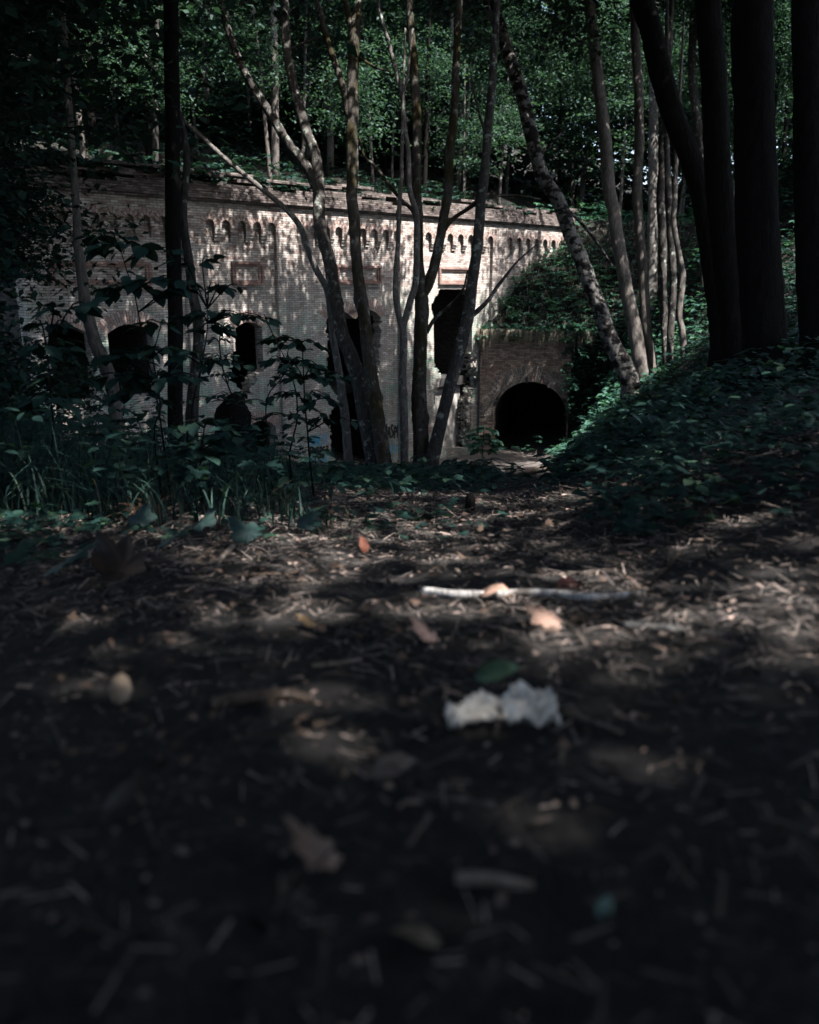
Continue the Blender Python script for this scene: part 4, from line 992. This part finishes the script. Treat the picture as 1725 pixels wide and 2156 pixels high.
# ------------------------------------------------------------------ saplings on the left
def sapling(label, pts, D, layers, leaf=.11, shape=OVAL, mat=None, wd=4):
    P, r = px_path([(x, y, wd * (1 - .5 * i / len(pts))) for i, (x, y) in enumerate(pts)], D)
    b = P[0]; zg = gz(b.x, b.y)
    if b.z > zg: P.insert(0, Vector((b.x + .02, b.y, zg - .05))); r.insert(0, r[0] * 1.15)
    t = thing('sapling', label, 'sapling', (b.x, b.y, zg), 'leafy saplings in the grass left of the path')
    mb = MB(); tube(mb, P, r, seg=6, sub=5, rough=.05)
    pos = []; phi = []; tx = []; ty = []; sc = []
    for (lx, ly, hw, n) in layers:
        c = W(lx, ly, D + random.uniform(-.15, .15))
        near = min(P, key=lambda q: (q - c).length)
        hwm = hw * D / FP
        for sgn in (-1, 1):
            e = c + Vector((sgn * hwm, random.uniform(-.5, .5) * hwm, -.12 * hwm))
            m_ = near.lerp(c, .7) + Vector((0, 0, .02)); tube(mb, [near, m_.lerp(e, .4) + Vector((0, 0, .025)), e], [.004, .003, .0012], seg=4, sub=3, cap=False)
            k = max(3, int(n * .75))
            for i in range(k):
                f = (i + random.uniform(.2, .9)) / k; q = m_.lerp(e, f) + Vector((0, random.uniform(-.05, .05), .01))
                for s2 in (-1, 1):
                    if random.random() < .12: continue
                    ang = math.atan2((e - m_).y, (e - m_).x) - 1.57 + s2 * random.uniform(.5, 1.3)
                    pos.append(q); phi.append(ang); tx.append(random.gauss(-.3, .22)); ty.append(random.gauss(0, .3)); sc.append(leaf * random.uniform(.45, .85))
    mb.build('stem', M['bark_dark'], t)
    o = np.array(t.location)
    me = mesh_arrays('leaves', [scatter_arrays(*shape, np.array([tuple(p) for p in pos]) - o, rots(np.array(phi), np.array(tx), np.array(ty)), np.array(sc))])
    link_mesh('leaves', me, mat or M['leaf_sap'], t)
sapling('tall thin sapling with broad drooping leaf tiers before the long framed panel', [(340, 900), (322, 800), (303, 727), (291, 657), (282, 614), (272, 585), (262, 552), (255, 530)], 3.9,
        [(255, 520, 60, 8), (330, 530, 40, 5), (330, 590, 55, 8), (270, 610, 62, 10), (390, 610, 30, 4), (215, 500, 40, 4)], .13)
sapling('branching sapling with toothed leaves right of the two left trunks', [(395, 930), (402, 880), (412, 820), (425, 770), (433, 720), (438, 680), (437, 650)], 4.2,
        [(455, 662, 75, 12), (400, 540, 50, 6), (420, 600, 50, 6), (480, 605, 30, 4), (450, 700, 45, 6), (505, 668, 70, 8), (400, 760, 45, 6), (470, 770, 50, 6)], .12)
sapling('sapling with a long slanting twig crossing in front of the narrow broken window', [(560, 860), (590, 800), (605, 770), (580, 715), (556, 662)], 4.4,
        [(590, 720, 35, 6), (615, 735, 38, 6), (590, 760, 30, 5), (640, 770, 35, 5)], .11, wd=3)
sapling('upright sapling with whorled leaves before the pilaster and blue graffiti', [(653, 975), (648, 910), (642, 850), (640, 800), (638, 755), (637, 720)], 4.4,
        [(640, 730, 35, 5), (640, 775, 45, 8), (645, 800, 45, 8), (640, 830, 50, 8), (690, 795, 45, 6), (680, 850, 40, 5), (700, 885, 45, 5), (650, 880, 40, 5)], .10)
sapling('slim sapling just left of the upright one by the pilaster', [(610, 965), (618, 920), (626, 880), (624, 830), (612, 780), (605, 740)], 4.6,
        [(610, 760, 35, 6), (610, 800, 35, 6), (600, 840, 40, 6), (585, 880, 40, 6), (640, 900, 35, 5)], .095)
sapling('bushy sapling in front of the two leftmost arched windows', [(325, 920), (338, 860), (330, 800), (322, 750), (331, 715), (340, 680)], 3.7,
        [(330, 690, 40, 5), (300, 740, 55, 8), (350, 740, 45, 7), (260, 760, 55, 8), (310, 790, 60, 9), (230, 800, 50, 7), (380, 800, 40, 6), (290, 840, 60, 8)], .12)
sapling('small leaved sapling under the narrow broken window', [(485, 900), (492, 850), (480, 810), (468, 770), (462, 720), (468, 690)], 5.5,
        [(468, 690, 25, 6), (460, 720, 28, 7), (470, 750, 30, 7), (470, 790, 32, 8), (490, 830, 40, 9), (530, 850, 45, 9), (440, 840, 50, 9), (500, 880, 50, 9)], .07)
sapling('dark sapling with trailing leaves against the left edge of the windows', [(110, 980), (112, 900), (105, 820), (100, 740)], 3.4,
        [(110, 680, 50, 7), (95, 740, 55, 8), (120, 800, 60, 8), (90, 860, 60, 8), (140, 640, 50, 7)], .13)
sapling('low leafy sapling in the grass below the bushy one', [(420, 1010), (425, 950), (430, 900)], 3.3, [(420, 900, 50, 7), (450, 940, 55, 8), (400, 960, 50, 7)], .12)
def sap2(label, pts, D, layers, leaf): sapling(label, pts, D, layers, leaf, MAPLE, M['leaf_herb'])
sap2('young maple seedling standing tall over the right undergrowth', [(1500, 1020), (1496, 940), (1490, 880), (1485, 830)], 5.0, [(1478, 838, 45, 5), (1470, 895, 60, 6), (1510, 930, 50, 6)], .15)
sapling('young bush growing at the foot of the broken doorway by the tunnel', [(1016, 955), (1017, 925), (1019, 900)], 33, [(1022, 903, 18, 12), (1010, 915, 20, 14), (1028, 925, 20, 14), (1016, 935, 24, 14), (1024, 945, 26, 12)], .5, OVAL, M['leaf_bush'], 1.5)

# ------------------------------------------------------------------ forest floor
def litter(n, fx, shape, size, mat, name, flat=.35, lift=.004, sc3=None):
    P = []
    for k in range(n):
        x, y = fx()
        if name in ('pine_needle_litter', 'bark_chip_litter') and n2(x * 2.3 + 1, y * 2.6) < -.15 and g.random() < .75: continue
        if name in ('pine_needle_litter', 'bark_chip_litter') and y < 1.0 and g.random() < .65: continue
        P.append((x, y, gz(x, y) + lift + g.random() * .01))
    m = len(P); s = size * g.uniform(.4, 1.3, m) * np.clip(.25 + .42 * np.array([p[1] for p in P]), .3, 1.4)
    s3 = np.stack([s * g.uniform(.6, 1.2, m), s, s], 1) if sc3 is None else np.stack([np.full(m, 1) * sc3 * g.uniform(.6, 1.5, m), s, np.full(m, sc3)], 1)
    stuff(name, [scatter_arrays(*shape, np.array(P), rots(g.uniform(0, 6.28, m), g.normal(0, flat, m), g.normal(0, flat, m)), s3)], mat)
def near(ymax, p=1.6):
    def f():
        y = .25 + g.random() ** p * ymax; hw = .35 + .5 * y
        if g.random() < .4: return (hw + g.random() * 1.1) * (1 if g.random() < .5 else -1), y   # the verges beyond the path
        return g.uniform(-hw, hw), y
    return f
M['litter'] = leafmat('litter', [(.007, .0067, .0065), (.014, .013, .0125), (.028, .0255, .024), (.06, .053, .048), (.13, .108, .095), (.24, .19, .165)], 0, .85, .06)
M['litter_pale'] = leafmat('litter_pale', [(.2, .145, .12), (.3, .22, .18), (.4, .27, .22), (.3, .29, .28)], .1, .8, .15)
M['litter_brown'] = leafmat('litter_brown', [(.03, .022, .017), (.06, .043, .033), (.1, .07, .05), (.16, .11, .085)], .05, .8, .15)
M['straw_litter'] = leafmat('straw_litter', [(.008, .0072, .0068), (.014, .0125, .0115), (.06, .053, .048), (.17, .152, .14), (.40, .34, .305)], 0, .85, .1)
M['twig'] = leafmat('twig', [(.02, .018, .016), (.05, .043, .037), (.12, .10, .085)], 0, .85, .15)
STRAW = ([(-.5, 0, 0), (.5, 0, 0), (.35, 1, .1), (-.35, 1, .1), (0, .5, .5)], [(0, 1, 4), (1, 2, 4), (2, 3, 4), (3, 0, 4)])
CURL = ([(0, 0, .02), (.25, .2, .12), (.32, .55, .16), (0, 1, .1), (-.32, .55, .16), (-.25, .2, .12), (0, .5, .0)], [(6, 0, 1), (6, 1, 2), (6, 2, 3), (6, 3, 4), (6, 4, 5), (6, 5, 0)])
litter(24000, near(5, .9), CURL, .015, M['litter'], 'leaf_litter', .13)
litter(3000, lambda: (lambda f: f if f[1] > 1.6 else (f[0] * 3, f[1] + 3))(near(9, 1.1)()), CURL, .015, M['litter'], 'leaf_litter', .13)
litter(48000, near(6, .95), STRAW, .055, M['straw_litter'], 'pine_needle_litter', .08, .005, .0016)
litter(7000, near(6, 1), STRAW, .035, M['litter'], 'bark_chip_litter', .12, .005, .007)
litter(2200, near(6), STRAW, .08, M['twig'], 'twig_litter', .12, .006, .003)
litter(1100, near(7, .75), CURL, .017, M['litter_pale'], 'dry_leaf_litter', .3, .006)

def mid():
    y = .75 + g.random() ** 1.3 * 6; return g.uniform(-.5 * y, .42 * y), y
litter(430, mid, OAKL, .026, M['litter_brown'], 'brown_leaf_litter', .3, .012)
litter(130, mid, MAPLE, .028, M['litter_brown'], 'brown_leaf_litter', .3, .012)

def tube_thing(name, label, cat, pts, rads, mat, seg=8, group=None, rough=.08, bumps=()):
    mb = MB(); tube(mb, pts, rads, seg=seg, sub=5, rough=rough, bumps=bumps)
    o = mb.build(name, mat, None, pts[0]); tag(o, label, cat, group); return o
def gp(px, py, up): p = G(px, py); return p + Vector((0, 0, up))
def stickmat():
    m, nt, b, out = newmat('stick_birch'); tc = N(nt, 'ShaderNodeTexCoord'); ob = tc.outputs['Object']
    f = noise(nt, mapping(nt, ob, (160, 25, 25)), 1.0, 4, .7); k = noise(nt, ob, 18, 4, .6)
    col = mix(nt, ramp(nt, [(.42, (1, 1, 1)), (.56, (0, 0, 0))], k), ramp(nt, [(.35, (.2, .19, .18)), (.6, (.5, .49, .47))], f), (.09, .08, .072))
    nt.links.new(col, b.inputs['Base Color']); b.inputs['Roughness'].default_value = .85; bump(nt, b, mix(nt, .5, f, k), .9, .004); return m
M['stick_birch'] = stickmat(); M['stick_brown'] = barkmat('stick_brown', (.04, .03, .024), (.15, .115, .09))
M['stick_pale'] = barkmat('stick_pale', (.12, .10, .085), (.3, .26, .22)); M['stick_grey'] = barkmat('stick_grey', (.035, .036, .036), (.11, .112, .11))
GS = 'sticks lying on the path'
def stick(label, pts, w, mat, lift=.5):
    P = []; r = []
    for i, (x, y) in enumerate(pts):
        p = G(x, y); d = p.dot(Vector((0, math.cos(PITCH), -math.sin(PITCH)))); rr = w * d / FP / 2 * (1 - .25 * i / len(pts)); P.append(p + Vector((0, 0, rr * .8 + lift * .01))); r.append(rr)
    return tube_thing('stick', label, 'stick', P, r, mat, 9, GS)
stick('pale birch stick lying across the middle of the path', [(892, 1262), (950, 1269), (1020, 1270), (1090, 1266), (1160, 1267), (1230, 1275), (1290, 1274), (1345, 1268)], 19, M['stick_birch'], 1.2)
stick('grey mossy stick half sunk right of the oak leaf', [(1312, 1330), (1400, 1338), (1470, 1348), (1540, 1352)], 22, M['stick_grey'])
stick('short stub of cut wood beside the oak leaf', [(1200, 1318), (1230, 1316), (1262, 1315)], 22, M['stick_brown'])
stick('bleached stick stub standing up from the leaf litter', [(457, 1195), (480, 1170), (512, 1133)], 13, M['stick_pale'])
stick('brown stick stub beside the bleached one', [(415, 1190), (445, 1165), (492, 1130)], 11, M['stick_brown'])
stick('thick brown stick blurred in the left foreground', [(450, 1498), (520, 1485), (590, 1478), (650, 1490)], 30, M['stick_brown'])
stick('pale stripped twig in the dark foreground bottom', [(960, 1870), (1040, 1872), (1120, 1890)], 30, M['stick_pale'])
stick('long curved dark twig arching over the right litter', [(1110, 1300), (1200, 1280), (1280, 1262), (1350, 1240), (1400, 1205), (1430, 1170)], 7, M['stick_brown'])
stick('thin grey twig behind the curved dark one', [(1150, 1290), (1250, 1282), (1330, 1262), (1430, 1225)], 6, M['stick_grey'])
stick('brown twig lying below the bleached stub', [(500, 1220), (560, 1216), (630, 1212)], 9, M['stick_brown'])
stick('straw coloured twig in the left foreground', [(660, 1412), (720, 1405), (760, 1398)], 10, M['stick_pale'])
stick('crossed pale twig right of the white scrap', [(1190, 1510), (1250, 1530), (1310, 1555)], 10, M['stick_pale'])
stick('grey twig near the bottom of the path', [(880, 1690), (960, 1700), (1040, 1712)], 18, M['stick_grey'])
P_ = [G(1070, 1004), G(1098, 1001), G(1128, 996), G(1152, 990)]
P_ = [p * (23.5 / max(p.y, 1)) if p.y > 30 else p for p in P_]
tube_thing('fallen_log', 'pale fallen branch lying at the far end of the path before the tunnel', 'log', [Vector((p.x, p.y, gz(p.x, p.y) + .1)) for p in P_], [.09, .1, .09, .07], M['stick_pale'], 10)

def flat_leaf(name, label, px, py, wpx, shape, mat, heading, tilt=(.2, .1), lift=.012, group='dead leaves on the path', curl=0):
    p = G(px, py); d = p.dot(Vector((0, math.cos(PITCH), -math.sin(PITCH)))); s = wpx * d / FP
    shape = {id(MAPLE): MAPLE_F, id(OAKL): OAK_F}.get(id(shape), shape)
    v, l, z = scatter_arrays(*shape, np.array([[0, -.5, 0]]) * 0, rots(np.array([heading]), np.array([tilt[0]]), np.array([tilt[1]])), np.array([s]))
    v[:, 2] += s * .05 * np.sin(v[:, 0] / s * 11 + px) * np.cos(v[:, 1] / s * 9 + py)
    if curl: v[:, 2] += curl * (v[:, 0] ** 2 + v[:, 1] ** 2) / s
    me = mesh_arrays(name, [(v, l, z)], True); o = link_mesh(name, me, mat, None, p + Vector((0, 0, lift)))
    md = o.modifiers.new('thickness', 'SOLIDIFY'); md.thickness = .0008
    return tag(o, label, 'leaf', group)
def lm(n, c):
    m, nt, b, out = newmat(n); tc = N(nt, 'ShaderNodeTexCoord'); ob = tc.outputs['Object']
    f = noise(nt, ob, 70, 5, .65); k = noise(nt, mapping(nt, ob, (160, 25, 60)), 1.0, 3)
    nt.links.new(mix(nt, k, ramp(nt, [(.3, tuple(x * .45 for x in c)), (.55, c), (.8, tuple(min(1, x * 1.35) for x in c))], f), tuple(x * .75 for x in c)), b.inputs['Base Color'])
    b.inputs['Roughness'].default_value = .7; bump(nt, b, mix(nt, .5, f, k), .8, .003); M[n] = m; return m
oak = lm('leaf_tan', (.36, .235, .18)); brn = lm('leaf_brown', (.028, .02, .016)); yel = lm('leaf_ochre', (.3, .2, .1)); grn = lm('leaf_green', (.07, .13, .07)); red = lm('leaf_rust', (.28, .11, .07)); ivy = lm('leaf_ivy', (.02, .046, .042)); lime = lm('leaf_lime', (.1, .17, .08))
flat_leaf('dead_leaf', 'tan oak leaf lying right of the path middle', 1185, 1330, 95, OAKL, oak, 1.3, (.35, -.3))
flat_leaf('dead_leaf', 'narrow tan leaf lying under the pale birch stick', 1005, 1270, 75, OVAL, oak, -2.1, (.4, .2), .02)
flat_leaf('dead_leaf', 'brownish pink leaf left of the oak leaf, curled', 925, 1365, 85, OAKL, lm('leaf_pink', (.2, .14, .125)), 1.0, (.3, .15), curl=.25)
flat_leaf('dead_leaf', 'rust red upright leaf at the grass edge', 770, 1172, 42, OVAL, red, .4, (1.0, .3), .01)
flat_leaf('dead_leaf', 'large dark brown curled leaf at the left of the path', 290, 1235, 150, OAKL, brn, .9, (.15, -.3), .02, curl=.45)
flat_leaf('dead_leaf', 'ochre leaf lying in the left middle ground', 670, 1330, 60, OAKL, yel, 1.2, (.3, .2))
flat_leaf('dead_leaf', 'pale triangular leaf blurred at the left foreground', 255, 1505, 80, OVAL, lm('leaf_sand', (.24, .19, .14)), .2, (.8, .2))
flat_leaf('dead_leaf', 'folded brown leaf in the dark bottom middle', 720, 1850, 150, OAKL, lm('leaf_dun', (.2, .14, .11)), 1.2, (.3, .2), curl=.35)
flat_leaf('dead_leaf', 'faint leaf lowest in the frame', 930, 2020, 110, OVAL, lm('leaf_olive', (.1, .085, .055)), 1.4, (.3, .2))
flat_leaf('dead_leaf', 'dim curved leaf at the lower left', 215, 1730, 110, OVAL, brn, -1.2, (.3, .2), curl=.3)
flat_leaf('dead_leaf', 'greyish leaf blade in the middle foreground', 780, 1655, 100, OVAL, lm('leaf_ash', (.14, .115, .1)), -1.3, (.3, .3))
flat_leaf('green_leaf', 'small pale green leaf glowing at the bottom right', 1262, 1965, 60, OVAL, lm('leaf_mint', (.1, .17, .15)), -.6, (.5, .2), group='green leaves on the path')
flat_leaf('green_leaf', 'olive green leaf lying on the white scrap', 1000, 1500, 100, OVAL, grn, -1.35, (.3, .25), .045, group='green leaves on the path')
for i, (x, y, s, lab, m_) in enumerate([(1335, 1140, 60, 'dark ivy leaf right of the path, left one of two', ivy), (1410, 1142, 45, 'dark ivy leaf right of the path, right one of two', ivy), (890, 1110, 48, 'ivy leaf in the middle of the path', ivy),
        (410, 1135, 80, 'ivy leaf beside the bleached stick stub', ivy), (345, 1165, 85, 'ivy leaf nearest the large brown curled leaf', ivy), (640, 1130, 62, 'lobed ivy leaf standing at the grass edge', ivy), (540, 1155, 80, 'ivy leaf lying flat under the grass edge', ivy),
        (1475, 1078, 45, 'lime green leaf at the foot of the right bank, left one', lime), (1525, 1082, 50, 'lime green leaf at the foot of the right bank, right one', lime), (290, 1125, 70, 'ivy leaf under the dry grass tuft', ivy), (110, 1230, 130, 'broad dim leaf at the left edge of the path', ivy)]):
    flat_leaf('ivy_leaf' if m_ is ivy else 'green_leaf', lab, x, y, s, MAPLE, m_, random.uniform(0, 6.28), (.55, random.uniform(-.3, .3)), .03, 'green leaves beside the path')
# white crumpled scrap
def scrap():
    p = G(1055, 1535); d = p.y; bm = bmesh.new(); bmesh.ops.create_grid(bm, x_segments=60, y_segments=34, size=.5)
    w = 250 * d / FP
    from mathutils import noise as mn
    for v in bm.verts:
        x, y = v.co.x, v.co.y
        nn = mn.fractal(Vector((x * 5, y * 5, 3.1)), .8, 2.1, 4); n3 = mn.fractal(Vector((x * 9, y * 9, 7.7)), .6, 2.2, 3)
        wid = (.30 + .16 * math.sin(x * 5.2 + 2.4)) if x < .1 else .62 - (x - .32) ** 2 * 1.6
        off = -.10 + .22 * max(0, math.cos((x + .12) * 5.5)) if x < .12 else -.02
        rx = x * 1.0 + .02 * n3 + .04 * nn * (1 if abs(x) > .4 else .3)
        v.co = Vector((rx, y * wid + off + .05 * nn, max(.004, (.035 + .2 * abs(nn) + .05 * abs(n3) + (.06 if x > .1 else 0))))) * w
    me = bpy.data.meshes.new('paper_scrap'); bm.to_mesh(me); bm.free(); me.polygons.foreach_set('use_smooth', [True] * len(me.polygons))
    o = link_mesh('paper_scrap', me, plain('paper', (.6, .58, .53), .85, .1, 30), None, p + Vector((0, 0, .012)))
    md = o.modifiers.new('thickness', 'SOLIDIFY'); md.thickness = .0012
    tag(o, 'crumpled white tissue scrap in the blurred foreground', 'paper')
scrap()
def fragment(name, label, cat, px, py, wpx, mat, sz=(1, .7, .6), rot=.5, seed=0):
    p = G(px, py); s = wpx * p.y / FP; bm = bmesh.new(); bmesh.ops.create_cube(bm, size=1); bmesh.ops.bevel(bm, geom=bm.edges[:], offset=.12, segments=2, affect='EDGES')
    rr = random.Random(seed)
    for v in bm.verts: v.co = Vector((v.co.x * sz[0], v.co.y * sz[1], v.co.z * sz[2])) * s + Vector((rr.uniform(-.05, .05), rr.uniform(-.05, .05), rr.uniform(-.05, .05))) * s
    me = bpy.data.meshes.new(name); bm.to_mesh(me); bm.free()
    o = link_mesh(name, me, mat, None, p + Vector((0, 0, s * sz[2] * .35))); o.rotation_euler = (.2, .15, rot); tag(o, label, cat)
fragment('brick_fragment', 'red brick chip lying behind the birch stick', 'brick', 1196, 1240, 40, plain('brick_chip', (.22, .085, .065), .9, .3, 60, bp=.004), (1, .6, .65), .4, 1)
fragment('stone', 'pale pink stone at the end of the birch stick', 'stone', 1345, 1280, 18, plain('stone_pale', (.4, .33, .3), .9, .2, 40), (1, .8, .7), .2, 2)
def stub():
    p = G(990, 1078); s = 22 * p.y / FP; bm = bmesh.new(); bmesh.ops.create_uvsphere(bm, u_segments=12, v_segments=10, radius=.5)
    for v in bm.verts: v.co = Vector((v.co.x * s, v.co.y * s, (v.co.z * 1.9 + .6) * s)) if v.co.z > -.1 else Vector((v.co.x * s * 1.1, v.co.y * s * 1.1, (v.co.z * 1.4) * s))
    me = bpy.data.meshes.new('stump'); bm.to_mesh(me); bm.free(); me.polygons.foreach_set('use_smooth', [True] * len(me.polygons))
    o = link_mesh('wooden_stub', me, M['bark_dark'], None, p + Vector((0, 0, .02))); tag(o, 'small dark round-topped stub poking up from the middle of the path', 'stump')
stub()
# dry tuft in the grass
TP = [(G(310, 1100).x + g.normal(0, .03), G(310, 1100).y + g.normal(0, .03), gz(G(310, 1100).x, G(310, 1100).y), 1) for _ in range(60)]
me = mesh_arrays('dry_tuft', [blades(TP, g, .06, .15, .006, 5, 1.4)]); o = link_mesh('dry_grass_tuft', me, lm('straw_mat', (.22, .13, .09))); tag(o, 'rusty dry grass tuft drooping at the edge of the tall grass', 'grass tuft')
# broken stump
sp_ = W(490, 930, 11); zg = gz(sp_.x, sp_.y)
tube_thing('broken_stump', 'dark broken tree stump under the narrow broken window', 'stump', [Vector((sp_.x, sp_.y, zg - .2)), W(492, 900, 11), W(487, 850, 11), W(478, 838, 11)], [.26, .22, .2, .06], M['bark_dark'], 12, None, .3)
